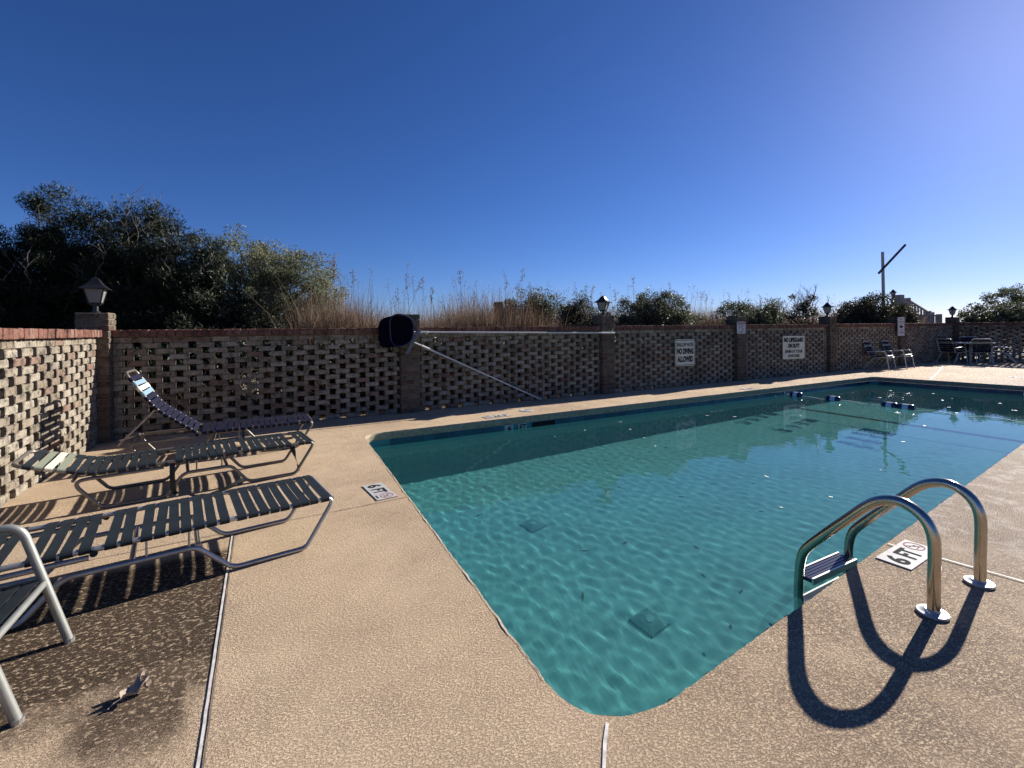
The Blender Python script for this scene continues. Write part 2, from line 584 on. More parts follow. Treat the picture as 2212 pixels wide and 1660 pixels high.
# pool shell: walls, coved floor
lp2 = densify(outline, .12)
nr2 = loop_normals(lp2)
if (mid-lp2[len(lp2)//2]).dot(nr2[len(lp2)//2]) < 0: nr2 = [-q for q in nr2]
prof = [(LIP-.004, -.012), (-.28, -.012), (FLOOR_Z+.22, -.012)]
for k in range(1, 7):
    a = k/6*PI/2
    prof.append((FLOOR_Z+.22-.22*math.sin(a), -.012+.22*(1-math.cos(a))))
mb = MB()
n2 = len(lp2)
vs = []
for z, o in prof:
    vs += [tuple(p+q*o+Vector((0, 0, z))) for p, q in zip(lp2, nr2)]
fs = []
for j in range(len(prof)-1):
    for i in range(n2):
        i2 = (i+1) % n2
        fs.append((j*n2+i, j*n2+i2, (j+1)*n2+i2, (j+1)*n2+i))
fs.append(tuple((len(prof)-1)*n2+i for i in range(n2)))
mb.add(vs, fs)
me = mb.mesh('pool_shell', M_plaster, True, 50)
shell = receiver(tag(obj('pool_shell', me), kind='structure'))

# tile band at the waterline: every tile a piece of its own
mb = MB()
mb.box(-.074, .074, 0, .011, -.074, .074)
me_tile = mb.mesh('tile', M_tile)
def tile_run(p, q, skip=()):
    p, q = Vector(p), Vector(q)
    d = q-p
    L = d.length
    d.normalize()
    nn = Vector((-d.y, d.x, 0))
    if (mid-p).dot(nn) < 0: nn = -nn
    ang = math.atan2(-nn.x, nn.y)
    m = int(L/.152)
    for i in range(m):
        c = p + d*(.076+i*.152 + (L-m*.152)/2)
        if any(a <= c.x <= b for a, b in skip): continue
        o = obj('tile', me_tile, shell, (c.x-nn.x*.012, c.y-nn.y*.012, LIP-.004-.0755), (random.uniform(-.01, .01), 0, ang+random.uniform(-.008, .008)))
        receiver(o)
tile_run(outline[17+12], outline[17+13], skip=((3.13, 3.55), (3.62, 4.08)))
tile_run(outline[17+13+6], outline[17+13+7])
tile_run(outline[-1], outline[0])
tile_run(outline[16], outline[17])
for i in range(17, 17+12, 3):
    tile_run(outline[i], outline[min(i+3, 29)])
# waterline depth marker on the far wall
FW = B_.y + (C_.y-B_.y)*(3.3-B_.x)/(C_.x-B_.x)

def text_mesh(name, s, size, mat, bold=.0, extrude=.0008, fit=None, align='CENTER'):
    cu = bpy.data.curves.new(name, 'FONT')
    cu.body = s
    cu.size = size
    cu.offset = bold
    cu.extrude = extrude
    cu.align_x = align
    cu.align_y = 'CENTER'
    cu.resolution_u = 3
    ob = bpy.data.objects.new(name, cu)
    COL.objects.link(ob)
    dg = bpy.context.evaluated_depsgraph_get()
    me = bpy.data.meshes.new_from_object(ob.evaluated_get(dg))
    bpy.data.objects.remove(ob)
    me.name = name
    me.materials.clear()
    me.materials.append(mat)
    xs = [v.co.x for v in me.vertices]; ys = [v.co.y for v in me.vertices]
    cx, cy = (min(xs)+max(xs))/2, (min(ys)+max(ys))/2
    w, h = max(xs)-min(xs), max(ys)-min(ys)
    sx = fit[0]/w if fit and fit[0] else 1
    sy = fit[1]/h if fit and fit[1] else 1
    for v in me.vertices:
        v.co.x = (v.co.x-cx)*sx
        v.co.y = (v.co.y-cy)*sy
    return me

def no_dive_mesh(r):
    mb = MB()
    k = 28
    vs = []; fs = []
    for i in range(k):
        a = 2*PI*i/k
        for rr in (r, r*.86): vs.append((rr*math.cos(a), rr*math.sin(a), 0))
    for i in range(k):
        j = (i+1) % k
        fs.append((2*i, 2*j, 2*j+1, 2*i+1))
    mb.add(vs, fs)
    c, s_ = math.cos(PI/4), math.sin(PI/4)
    w, L = r*.06, r*.9
    mb.add([(-L*c-w*s_, L*s_-w*c, 0), (L*c-w*s_, -L*s_-w*c, 0), (L*c+w*s_, -L*s_+w*c, 0), (-L*c+w*s_, L*s_+w*c, 0)], [(0, 1, 2, 3)])
    return mb.mesh('no_diving_ring', M_red)
def diver_mesh(r):
    mb = MB()
    def bar(x0, y0, x1, y1, w):
        d = Vector((x1-x0, y1-y0)); d.normalize()
        nx, ny = -d.y*w, d.x*w
        mb.add([(x0+nx, y0+ny, -.0003), (x0-nx, y0-ny, -.0003), (x1-nx, y1-ny, -.0003), (x1+nx, y1+ny, -.0003)], [(0, 1, 2, 3)])
    bar(-.45*r, .42*r, .1*r, .0, r*.09)
    bar(.1*r, .0, .42*r, -.1*r, r*.05)
    bar(-.45*r, .42*r, -.62*r, .2*r, r*.05)
    vs = [(.28*r+.1*r*math.cos(a), .12*r+.1*r*math.sin(a), -.0003) for a in [2*PI*i/10 for i in range(10)]]
    mb.add(vs, [tuple(range(10))])
    bar(-.6*r, -.45*r, .6*r, -.45*r, r*.04)
    return mb.mesh('diver_figure', M_ink)
mb = MB(); mb.box(-.068, .068, -.082, .082, 0, .006)
me_mark = mb.mesh('marker_tile', M_white)
me_6 = text_mesh('digit', '6', .15, M_ink, .004, fit=(.072, .112))
me_FT = text_mesh('letters', 'FT', .15, M_ink, .004, fit=(.112, .108))
me_ring = no_dive_mesh(.052)
me_div = diver_mesh(.046)
me_small = text_mesh('small_print', 'NO DIVING', .02, M_ink, .0004, fit=(.07, .012))
def depth_marker(x, y, rz, label):
    t = thing('depth_marker', label, 'depth marker', (x, y, .001), rz, 'depth markers set in the deck')
    for i, dx in enumerate((-.138, 0, .138)):
        obj('marker_tile', me_mark, t, (dx, 0, 0))
    obj('digit', me_6, t, (-.138, 0, .0072))
    obj('letters', me_FT, t, (0, 0, .0072))
    obj('no_diving_ring', me_ring, t, (.138, .016, .0075))
    obj('diver_figure', me_div, t, (.138, .016, .0075))
    obj('small_print', me_small, t, (.138, -.062, .0072))
    return t
depth_marker(.817, 3.925, -PI/2+.1, 'white 6 FT depth tile in the deck at the left end of the pool')
depth_marker(3.27, 1.30, .06, 'white 6 FT depth tile in the deck between the ladder rails and the pool')
depth_marker(3.12, 6.42, PI, 'white 6 FT depth tile in the far deck beside the round skimmer lid')
depth_marker(9.15, 6.42, PI, 'white depth tile in the far deck under the no lifeguard sign')
depth_marker(16.4, 4.2, -PI/2, 'white depth tile in the deck past the far end of the pool')

# marker tiles in the waterline band
wm = thing('waterline_marker', 'white 6 FT tiles in the blue waterline band on the far pool wall', 'depth marker', (3.34, FW-.003, LIP-.004-.0755))
mb = MB(); mb.box(-.074, .074, -.012, 0, -.074, .074)
me_wm = mb.mesh('marker_tile', M_white)
me_6b = text_mesh('digit', '6', .1, M_ink, .003, fit=(.07, .085))
me_FTb = text_mesh('letters', 'FT', .1, M_ink, .003, fit=(.115, .085))
receiver(obj('marker_tile', me_wm, wm, (-.115, 0, 0)))
receiver(obj('marker_tile', me_wm, wm, (.115, 0, 0)))
receiver(obj('digit', me_6b, wm, (-.105, -.0135, .02), (PI/2, 0, 0)))
receiver(obj('letters', me_FTb, wm, (.125, -.0135, .02), (PI/2, 0, 0)))
# skimmer mouth: solid box in the band, its black painted as the opening's inner shade
mb = MB(); mb.box(3.64, 4.06, FW-.006, FW+.0065, -.25, -.112)
obj('skimmer_mouth', mb.mesh('skimmer_mouth', M_ink), shell)
# black line across the floor at the break of slope, one tile after another
mb = MB(); mb.box(-.074, .074, -.074, .074, 0, .004)
me_bl = mb.mesh('line_tile', M_ink)
y = near_y(9.85)+.3
while y < 6.05:
    receiver(obj('line_tile', me_bl, shell, (9.83, y, FLOOR_Z+.001)))
    y += .152

# main drains
def drain(x, y, label, ang):
    t = thing('main_drain', label, 'drain', (x, y, FLOOR_Z), ang, 'main drains on the pool floor')
    t.scale = (.72, .72, .9)
    m1 = MB()
    vs = []; k = 8
    hs = .15
    # domed square cover with radial slots
    mb1 = MB()
    nseg = 40
    rings = [(.03, .052), (.08, .045), (.14, .024), (.152, .004)]
    def sq(a, r):
        c, s_ = math.cos(a), math.sin(a)
        q = max(abs(c), abs(s_))
        sqr = r/q
        f = r/.152
        return (c*(r*(1-f)+sqr*f), s_*(r*(1-f)+sqr*f))
    for i in range(nseg):
        a0 = 2*PI*(i+.18)/nseg; a1 = 2*PI*(i+.82)/nseg
        for (r0, z0), (r1, z1) in zip(rings[:-1], rings[1:]):
            p = [(*sq(a0, r0), z0), (*sq(a1, r0), z0), (*sq(a1, r1), z1), (*sq(a0, r1), z1)]
            mb1.add(p, [(0, 1, 2, 3)])
    receiver(obj('grating', mb1.mesh('grating', M_drain), t))
    mb2 = MB(); mb2.lathe([(.045, .045), (.045, .056), (.03, .060), (.012, .060)], 18)
    receiver(obj('hub', mb2.mesh('hub', M_drain), t))
    mb3 = MB(); mb3.box(-.14, .14, -.14, .14, .001, .003)
    receiver(obj('sump', mb3.mesh('sump', simple('drain_sump', (.03, .12, .125), .8)), t))
drain(2.45, 2.53, 'square ribbed drain cover on the pool floor nearer the ladder', .1)
drain(2.41, 4.13, 'square ribbed drain cover on the pool floor farther from the ladder', .2)

# water surface
x0, x1, y0, y1 = .85, 14.5, 1.0, 6.3
dx = .026
nx, ny = int((x1-x0)/dx)+1, int((y1-y0)/dx)+1
gx, gy = np.meshgrid(x0+np.arange(nx)*dx, y0+np.arange(ny)*dx)
hz = np.zeros_like(gx)
amp = .95 - .55*np.clip((gx-2.5)/5, 0, 1)
for i in range(46):
    th = random.gauss(.35, 1.0)
    lam = random.uniform(.05, .19)
    k = 2*PI/lam
    hz += .000122*lam/.4*np.sin(k*math.cos(th)*gx + k*math.sin(th)*gy + random.uniform(0, 6.28))
for i in range(5):
    th = random.gauss(.2, .6)
    lam = random.uniform(.8, 1.8)
    k = 2*PI/lam
    hz += .00035*np.sin(k*math.cos(th)*gx + k*math.sin(th)*gy + random.uniform(0, 6.28))
hz = hz*amp + WATER_Z
V = np.stack([gx, gy, hz], -1).reshape(-1, 3)
idx = np.arange(nx*ny).reshape(ny, nx)
Q = np.stack([idx[:-1, :-1], idx[:-1, 1:], idx[1:, 1:], idx[1:, :-1]], -1).reshape(-1, 4)

def np_mesh(name, V, Fc, mat, smooth=False):
    me = bpy.data.meshes.new(name)
    V = np.asarray(V, np.float32); Fc = np.asarray(Fc, np.int32)
    k = Fc.shape[1]
    me.vertices.add(len(V)); me.vertices.foreach_set('co', V.ravel())
    me.loops.add(Fc.size); me.loops.foreach_set('vertex_index', Fc.ravel())
    me.polygons.add(len(Fc)); me.polygons.foreach_set('loop_start', np.arange(len(Fc), dtype=np.int32)*k)
    me.update(calc_edges=True)
    me.materials.append(mat)
    if smooth: me.shade_smooth()
    return me
water = obj('pool_water', np_mesh('pool_water', V, Q, M_water, True))
water.cycles.is_caustics_caster = True
tag(water, kind='structure')

# joints in the deck
def strip(name, pts, w, mat, z=.004, wob=.15):
    mb = MB()
    P = densify_open(pts, .05)
    vs = []
    for i, p in enumerate(P):
        t = (P[min(i+1, len(P)-1)]-P[max(i-1, 0)]).normalized()
        nn = Vector((-t.y, t.x, 0))
        a = w/2*(1+wob*noise.noise(Vector((p.x*14, p.y*14, 1)))*2)
        b = w/2*(1+wob*noise.noise(Vector((p.x*14, p.y*14, 5)))*2)
        vs += [tuple(p+nn*a+Vector((0, 0, z))), tuple(p-nn*b+Vector((0, 0, z)))]
    mb.add(vs, [(2*i, 2*i+1, 2*i+3, 2*i+2) for i in range(len(P)-1)])
    return obj(name, mb.mesh(name, mat), deck)
def densify_open(pts, step):
    pts = [Vector((*p, 0)) for p in pts]
    out = []
    for a, b in zip(pts[:-1], pts[1:]):
        m = max(1, int((b-a).length/step))
        out += [a.lerp(b, j/m) for j in range(m)]
    return out+[pts[-1]]
strip('joint_sealant', [(-.205, -3), (-.2, 1.7), (-.207, 3.0), (-.213, 3.62)], .009, M_seal, wob=.2)
strip('joint_groove', [(-.191, -3), (-.186, 1.7), (-.193, 3.0), (-.199, 3.62)], .005, M_seal_d, z=.003, wob=.4)
strip('joint_groove', [(-1.8, 3.55), (-.2, 3.63), (.6, 3.66), (.99, 3.68)], .006, M_seal_d, z=.003, wob=.4)
strip('joint_sealant', [(.1, .18), (.9, 1.13), (1.0, 1.235)], .011, M_seal, wob=.4)
strip('joint_groove', [(3.31, 1.42), (3.35, 1.25), (3.42, .87), (3.7, -2)], .012, M_seal_d, z=.003, wob=.4)
strip('joint_sealant', [(3.325, 1.42), (3.365, 1.25), (3.435, .87), (3.715, -2)], .007, M_seal, wob=.5)
strip('joint_sealant', [(14.3, 5.2), (15.9, 5.65), (19.3, 6.68)], .03, M_seal, wob=.4)
strip('joint_groove', [(.3, 6.86), (2.4, 6.83), (6.2, 6.95)], .006, M_seal_d, z=.003, wob=.6)

# skimmer lid
t = thing('skimmer_lid', 'round white skimmer lid set flush in the far deck below the leaning pole', 'lid', (3.77, 6.63, .001))
mb = MB(); mb.lathe([(.115, 0), (.115, .006), (.105, .009), (.088, .009), (.085, .006), (.0, .006)], 28)
obj('lid', mb.mesh('lid', M_white, True), t)
mb = MB(); mb.box(-.035, .035, -.008, .008, .0065, .011)
obj('finger_grip', mb.mesh('finger_grip', M_seal_d), t)

# dune land beyond the wall, one sheet to the horizon
mb = MB()
G = [-1500, -300, -60, -25, DX0+.05, 5, 12, DX1-.05, 40, 90, 300, 1500]
GY = [-1500, -300, -60, -20, DY0+.05, DY1-.05, 10, 14, 22, 60, 300, 1500]
ids = {}
for j, yy in enumerate(GY):
    for i, xx in enumerate(G):
        ids[(i, j)] = len(mb.v)
        mb.v.append((xx, yy, -.02))
for j in range(len(GY)-1):
    for i in range(len(G)-1):
        if 4 <= i < 7 and 4 <= j < 5: continue
        mb.f.append((ids[(i, j)], ids[(i+1, j)], ids[(i+1, j+1)], ids[(i, j+1)]))
tag(obj('dune_ground', mb.mesh('dune_ground', M_ground)), kind='structure')

# ------------------------------------------------------------------ brick walls and piers
COURSE, BL, BH, BD, PER = .0762, .203, .0645, .100, .295
def brick_mesh(name, L, D, Hh, seed, mat):
    r = random.Random(seed)
    bm = bmesh.new()
    bmesh.ops.create_cube(bm, size=1)
    for v in bm.verts:
        v.co = Vector((v.co.x*L, v.co.y*D, v.co.z*Hh))
    bmesh.ops.bevel(bm, geom=list(bm.edges), offset=.005, segments=1, affect='EDGES')
    for v in bm.verts:
        v.co += Vector((r.uniform(-.0018, .0018), r.uniform(-.002, .002), r.uniform(-.0013, .0013)))
    me = bpy.data.meshes.new(name)
    bm.to_mesh(me); bm.free()
    me.materials.append(mat)
    return me
BRICKS = [brick_mesh('brick', BL, BD, BH, 40+i, M_brick) for i in range(6)]
PBRICKS = [brick_mesh('brick', .208, .100, BH, 60+i, M_pier) for i in range(6)]
CAPS = [brick_mesh('cap_brick', .084, .205, .088, 80+i, M_cap) for i in range(5)]
NROW = 17
def wall_panel(name, label, origin, rz, L, off=0.):
    """openwork wall: local x along it, its face at y=0, thickness towards +y"""
    t = thing(name, label, 'brick wall', origin, rz, 'openwork brick wall panels between the piers')
    rows = []
    for r in range(NROW):
        runs = []
        if r == NROW-1:
            x = random.uniform(-.1, 0)
            while x < L:
                runs.append((max(0, x), min(L, x+BL)))
                x += BL+.012
        else:
            x = off - PER + (r % 2)*PER/2
            while x < L:
                runs.append((max(0, x), min(L, x+BL)))
                x += PER
            # half bricks close the ends against the piers
            runs = [q for q in runs if q[1]-q[0] > .045]
            if runs and runs[0][0] > .10: runs.insert(0, (0, .09))
            if runs and L-runs[-1][1] > .10: runs.append((L-.09, L))
        rows.append([q for q in runs if q[1]-q[0] > .03])
    for r, runs in enumerate(rows):
        z = r*COURSE+.010+BH/2
        for a, b in runs:
            w = b-a
            o = obj('brick', random.choice(BRICKS), t, ((a+b)/2, BD/2+random.uniform(-.004, .004), z),
                    (random.uniform(-.012, .012), random.uniform(-.012, .012), random.uniform(-.012, .012)+(PI if random.random() < .5 else 0)),
                    (w/BL, random.uniform(.97, 1.03), random.uniform(.96, 1.03)))
    mb = MB()
    for a, b in rows[0]: mb.box(a+.004, b-.004, .008, BD-.008, -.01, .012)
    for r in range(NROW-1):
        z = r*COURSE+.010+BH-.003
        for a, b in rows[r]:
            for c, d in rows[r+1]:
                lo, hi = max(a, c), min(b, d)
                if hi-lo > .012: mb.box(lo+.002, hi-.002, .007+random.uniform(0, .004), BD-.007, z, z+COURSE-BH+.006)
    zt = (NROW-1)*COURSE
    mb.box(0, L, .012, BD-.012, zt+.012, zt+COURSE+.011)
    mb.box(0, L, -.035, BD+.035, NROW*COURSE+.012, NROW*COURSE+.088)
    obj('mortar', mb.mesh('mortar', M_mortar), t)
    x = .0
    while x < L-.04:
        w = min(.0935, L-x)
        obj('cap_brick', random.choice(CAPS), t, (x+.0465, BD/2+random.uniform(-.006, .006), NROW*COURSE+.006+.047+random.uniform(-.002, .003)),
            (random.uniform(-.015, .015), random.uniform(-.02, .02), random.uniform(-.015, .015)), (random.uniform(.97, 1.03), 1, 1))
        x += .0935
    return t
def pier(name, label, x0, y0, ncourse=21):
    S = .32
    t = thing(name, label, 'brick pier', (x0+S/2, y0+S/2, 0), 0, 'brick piers of the wall')
    hs = S/2
    for r in range(ncourse):
        z = r*COURSE+.010+BH/2
        e = .106
        quad = [(-hs+.104, -hs+.05, 0), (hs-.05, -hs+.104, PI/2), (hs-.104, hs-.05, PI), (-hs+.05, hs-.104, -PI/2)]
        if r % 2: quad = [(hs-.104, -hs+.05, 0), (hs-.05, hs-.104, PI/2), (-hs+.104, hs-.05, PI), (-hs+.05, -hs+.104, -PI/2)]
        for px, py, a in quad:
            obj('brick', random.choice(PBRICKS), t, (px+random.uniform(-.003, .003), py+random.uniform(-.003, .003), z),
                (random.uniform(-.01, .01), random.uniform(-.01, .01), a+random.uniform(-.012, .012)))
    mb = MB()
    mb.box(-hs+.010, hs-.010, -hs+.010, hs-.010, -.01, ncourse*COURSE+.006)
    obj('mortar', mb.mesh('mortar', M_mortar), t)
    return t
WY = 7.52
PX = [1.91, 6.01, 10.2, 14.24, 18.38, 22.56]
PY = 7.42
pier('corner_pier', 'corner brick pier carrying the large black lantern, left of the loungers', -2.03, 7.36)
plabels = ['brick pier behind the hanging leaf net with no lantern on top', 'brick pier with a black lantern at the right end of the level pole',
           'brick pier carrying the small red and white notice', 'brick pier with a lantern just right of the no lifeguard sign',
           'brick pier with the tall narrow picture sign', 'far corner brick pier with a lantern behind the patio table']
for x, l in zip(PX, plabels): pier('brick_pier', l, x, PY)
wl = ['openwork brick wall panel behind the raised lounger', 'openwork brick wall panel behind the two pool poles', 'openwork brick wall panel with the no diving sign',
      'openwork brick wall panel with the no lifeguard sign', 'openwork brick wall panel behind the pair of patio chairs', 'openwork brick wall panel below the wooden stair railing']
xs = [-2.03]+PX
for i in range(6):
    a, b = xs[i]+.32, xs[i+1]
    wall_panel('brick_screen_wall', wl[i], (a, WY, 0), 0, b-a, off=random.uniform(.02, .25))
# side wall on the left: face at X=-1.83 looking +X; local x runs along -Y
wall_panel('brick_screen_wall', 'sunlit openwork brick side wall left of the loungers', (-1.83, 4.0, 0), PI/2, 7.36-4.0, .1)
# far end wall, looking -X
wall_panel('brick_screen_wall', 'shaded openwork brick end wall behind the patio table', (22.74, 7.42, 0), -PI/2, 3.9, .07)

# ------------------------------------------------------------------ lanterns
def lantern(loc, label, s=1., rz=0., parent_group='black lanterns on the brick piers', tall=1.1):
    t = thing('lantern', label, 'lantern', loc, rz, parent_group)
    t.scale = (s, s, s*tall)
    def frustum(mb, a0, z0, a1, z1):
        mb.add([(-a0, -a0, z0), (a0, -a0, z0), (a0, a0, z0), (-a0, a0, z0), (-a1, -a1, z1), (a1, -a1, z1), (a1, a1, z1), (-a1, a1, z1)],
               [(3, 2, 1, 0), (4, 5, 6, 7), (0, 1, 5, 4), (1, 2, 6, 5), (2, 3, 7, 6), (3, 0, 4, 7)])
    mb = MB(); mb.lathe([(.052, 0), (.052, .012), (.034, .02), (.030, .085), (.034, .09)], 18)
    obj('stem', mb.mesh('stem', M_black, True), t)
    mb = MB(); frustum(mb, .05, .085, .066, .105); frustum(mb, .072, .1052, .072, .116)
    obj('base_cup', mb.mesh('base_cup', M_black), t)
    # four panes, corner bars
    a0, a1, z0, z1 = .066, .108, .118, .272
    for k in range(4):
        mb = MB()
        g = .007
        mb.add([(-a0+g, -a0, z0), (a0-g, -a0, z0), (a1-g, -a1, z1), (-a1+g, -a1, z1), (-a0+g, -a0+.004, z0), (a0-g, -a0+.004, z0), (a1-g, -a1+.004, z1), (-a1+g, -a1+.004, z1)],
               [(0, 1, 2, 3), (7, 6, 5, 4), (0, 4, 5, 1), (1, 5, 6, 2), (2, 6, 7, 3), (3, 7, 4, 0)])
        obj('glass_pane', mb.mesh('glass_pane', M_lglass), t, rot=(0, 0, k*PI/2))
        mb = MB(); mb.tube([(-a0, -a0, z0-.003), (-a1, -a1, z1)], .008, 6)
        obj('corner_bar', mb.mesh('corner_bar', M_black), t, rot=(0, 0, k*PI/2))
    mb = MB(); mb.lathe([(.018, .12), (.018, .15), (.03, .18), (.034, .205), (.02, .235), (.006, .24)], 14)
    obj('bulb', mb.mesh('bulb', M_whitev, True), t)
    # pagoda roof: concave pyramid
    mb = MB()
    prof = [(.158, .270), (.160, .279), (.135, .292), (.098, .318), (.068, .350), (.046, .384), (.028, .402), (.008, .408), (.006, .428)]
    for (a, z), (b, y) in zip(prof[:-1], prof[1:]):
        c = len(mb.v)
        mb.v += [(-a, -a, z), (a, -a, z), (a, a, z), (-a, a, z), (-b, -b, y), (b, -b, y), (b, b, y), (-b, b, y)]
        mb.f += [(c+i, c+(i+1) % 4, c+4+(i+1) % 4, c+4+i) for i in range(4)]
    mb.f.append((3, 2, 1, 0))
    obj('roof', mb.mesh('roof', M_black), t)
    return t
PT = 21*COURSE+.008
lantern((-1.87, 7.52, PT), 'large black lantern on the corner pier against the dark cedars', .86, .05, tall=1.25)
lantern((6.17, 7.58, PT), 'black lantern on the pier at the right end of the level pole', .9, .5)
lantern((14.4, 7.58, PT), 'black lantern on the pier right of the no lifeguard sign', .9, .45)
lantern((22.72, 7.58, PT), 'black lantern on the far corner pier beside the wooden railing', .9, .35)

# ------------------------------------------------------------------ signs on the wall
def sign(name, label, x0, x1, z0, z1, y, mat, lines, border=None, tilt=0., cat='sign'):
    w, h = x1-x0, z1-z0
    t = thing(name, label, cat, ((x0+x1)/2, y, (z0+z1)/2), 0)
    t.rotation_euler = (0, tilt, 0)
    bm = bmesh.new()
    bmesh.ops.create_cube(bm, size=1)
    for v in bm.verts: v.co = Vector((v.co.x*w, v.co.y*.005, v.co.z*h))
    bmesh.ops.bevel(bm, geom=[e for e in bm.edges if abs(e.verts[0].co.y-e.verts[1].co.y) > .004], offset=.02, segments=3, affect='EDGES')
    me = bpy.data.meshes.new('panel'); bm.to_mesh(me); bm.free(); me.materials.append(mat)
    obj('panel', me, t)
    if border:
        mb = MB()
        g, b = border
        X, Z = w/2-g, h/2-g
        for q in ((-X, X, Z-b, Z), (-X, X, -Z, -Z+b), (-X, -X+b, -Z+b, Z-b), (X-b, X, -Z+b, Z-b)):
            mb.box(q[0], q[1], -.0036, -.0030, q[2], q[3])
        obj('border', mb.mesh('border', M_ink), t)
    for s, cz, lw, lh, bold, m in lines:
        me = text_mesh('lettering', s, .1, m, bold, .0004, fit=(lw*w, lh*h))
        obj('lettering', me, t, (0, -.0034, cz*h), (PI/2, 0, 0))
    mb = MB()
    for zz in (-.44, .44): mb.lathe([(.008, 0), (.008, .003), (.003, .005)], 10, (0, zz*h, 0))
    obj('bolts', mb.mesh('bolts', M_alu), t, (0, -.003, 0), (PI/2, 0, 0))
    return t
sign('warning_sign', 'cream sign reading SHALLOW WATER NO DIVING ALLOWED on the wall', 8.13, 8.77, .46, 1.07, 7.49, M_sign,
     [('SHALLOW WATER', .30, .84, .15, .0035, M_ink), ('NO DIVING', .055, .84, .225, .006, M_ink), ('ALLOWED', -.24, .80, .225, .006, M_ink)], border=(.018, .012), tilt=.012)
sign('rules_sign', 'cream sign reading NO LIFEGUARD ON DUTY SWIM AT YOUR OWN RISK', 12.11, 13.1, .453, 1.077, 7.49, M_sign,
     [('NO LIFEGUARD', .33, .90, .20, .007, M_ink), ('ON DUTY', .075, .54, .19, .008, M_ink), ('SWIM AT YOUR', -.17, .80, .14, .004, M_ink), ('OWN RISK', -.36, .54, .13, .004, M_ink)], tilt=.012)
t = sign('notice_sign', 'small white notice with a red header on the pier', 10.15, 10.47, 1.17, 1.468, 7.405, M_sign_w,
         [('NO ENTRY', .16, .66, .10, .001, M_ink), ('AFTER HOURS', -.02, .70, .09, .001, M_ink), ('KEEP OUT', -.22, .66, .09, .001, M_ink)])
mb = MB(); mb.box(-.13, .13, -.0036, -.0030, .074, .133)
for ch in list(t.children):
    if ch.name.startswith('lettering'): bpy.data.objects.remove(ch)
obj('header_band', mb.mesh('header_band', M_red), t)
obj('lettering', text_mesh('lettering', 'NOTICE', .1, M_sign_w, .002, .0004, fit=(.21, .038)), t, (0, -.0042, .104), (PI/2, 0, 0))
# the rest of the notice is too worn to read: weathered lines of print
mb = MB()
for zz, w_, xo in ((.035, .2, 0), (.012, .16, -.02), (-.03, .09, .05), (-.05, .09, .05), (-.095, .2, 0), (-.115, .15, -.02)):
    x = xo-w_/2
    while x < xo+w_/2:
        e = random.uniform(.012, .03)
        mb.box(x, min(x+e, xo+w_/2), -.0036, -.0030, zz-.006, zz+.006)
        x += e+.006
for k in range(2): mb.box(-.095+.01*k, -.09+.02*k, -.0036, -.0030, -.06+.03*k, -.03+.03*k)
obj('worn_print', mb.mesh('worn_print', M_seal_d), t)
t = sign('picture_sign', 'tall narrow grey sign with a dark picture on the far pier', 18.12, 18.57, .98, 1.588, 7.405, M_sign_w, [])
mb = MB()
for zz, w_ in ((.255, .26), (.225, .24), (.165, .36), (.14, .36), (-.10, .17), (-.125, .17), (-.175, .36), (-.20, .34)):
    x = -w_/2
    while x < w_/2:
        e = random.uniform(.02, .05)
        mb.box(x, min(x+e, w_/2), -.0036, -.0030, zz-.008, zz+.008)
        x += e+.008
obj('worn_print', mb.mesh('worn_print', M_seal_d), t)
mb = MB()
vs = [(.13*math.cos(a)*(1 if math.sin(a) < 0 else .9), -.0036, .01+.055*math.sin(a)*(1 if math.sin(a) < 0 else .35)) for a in [2*PI*i/20 for i in range(20)]]
mb.add(vs, [tuple(range(20))])
mb.box(-.11, -.07, -.0037, -.0031, .03, .06); mb.box(-.03, .0, -.0037, -.0031, .065, .09); mb.box(.03, .055, -.0037, -.0031, .055, .08)
obj('picture', mb.mesh('picture', M_ink), t)

# ------------------------------------------------------------------ pool tools on the wall
t = thing('leaf_net', 'dark blue leaf net hung on its level pole in front of the brick pier', 'pool net', (2.19, 7.34, 1.315))
pole_dir = Vector((6.23-2.19, 0, 1.245-1.315))
mb = MB(); mb.tube([(.16, 0, -.003), (4.05, 0, -.068)], .0135, 10)
mb.tube([(3.72, 0, -.0635), (4.07, 0, -.0685)], .019, 10)
obj('pole', mb.mesh('pole', M_pole, True), t)
mb = MB(); mb.tube([(0, 0, 0), (.17, 0, -.003)], .018, 10)
mb.tube([(-.01, 0, .002), (-.09, -.01, .005), (-.14, -.03, .04), (-.17, -.06, .10)], .008, 6)
mb.tube([(-.01, 0, -.002), (-.09, -.01, -.03), (-.13, -.03, -.12)], .008, 6)
obj('yoke', mb.mesh('yoke', M_pole, True), t)
hoop = [(-.14, -.10, .20), (-.33, -.10, .285), (-.46, -.06, .235), (-.47, -.02, .05), (-.44, -.02, -.17), (-.31, -.10, -.215), (-.17, -.12, -.13), (-.12, -.11, .02)]
hp = fillet([hoop[-1]]+hoop+[hoop[0], hoop[1]], .06, 4)
hc = Vector((-.28, -.08, .03))
ringp = [Vector(p) for p in hoop]
k = len(ringp)
def ring_pts(m):
    out = []
    for i in range(m):
        u = i/m*k
        j = int(u); f = u-j
        p0, p1, p2, p3 = ringp[(j-1) % k], ringp[j % k], ringp[(j+1) % k], ringp[(j+2) % k]
        out.append(.5*((2*p1)+(-p0+p2)*f+(2*p0-5*p1+4*p2-p3)*f*f+(-p0+3*p1-3*p2+p3)*f**3))
    return out
RP = ring_pts(28)
mb = MB(); mb.tube(RP+[RP[0], RP[1]], .010, 6)
obj('hoop', mb.mesh('hoop', M_float_b, True), t)
mb = MB()
vs = []
levels = [(1., 0, 0, 0), (1.0, -.06, .03, -.01), (.98, -.13, .06, -.03), (.9, -.19, .08, -.06), (.7, -.23, .09, -.08), (.35, -.25, .095, -.09)]
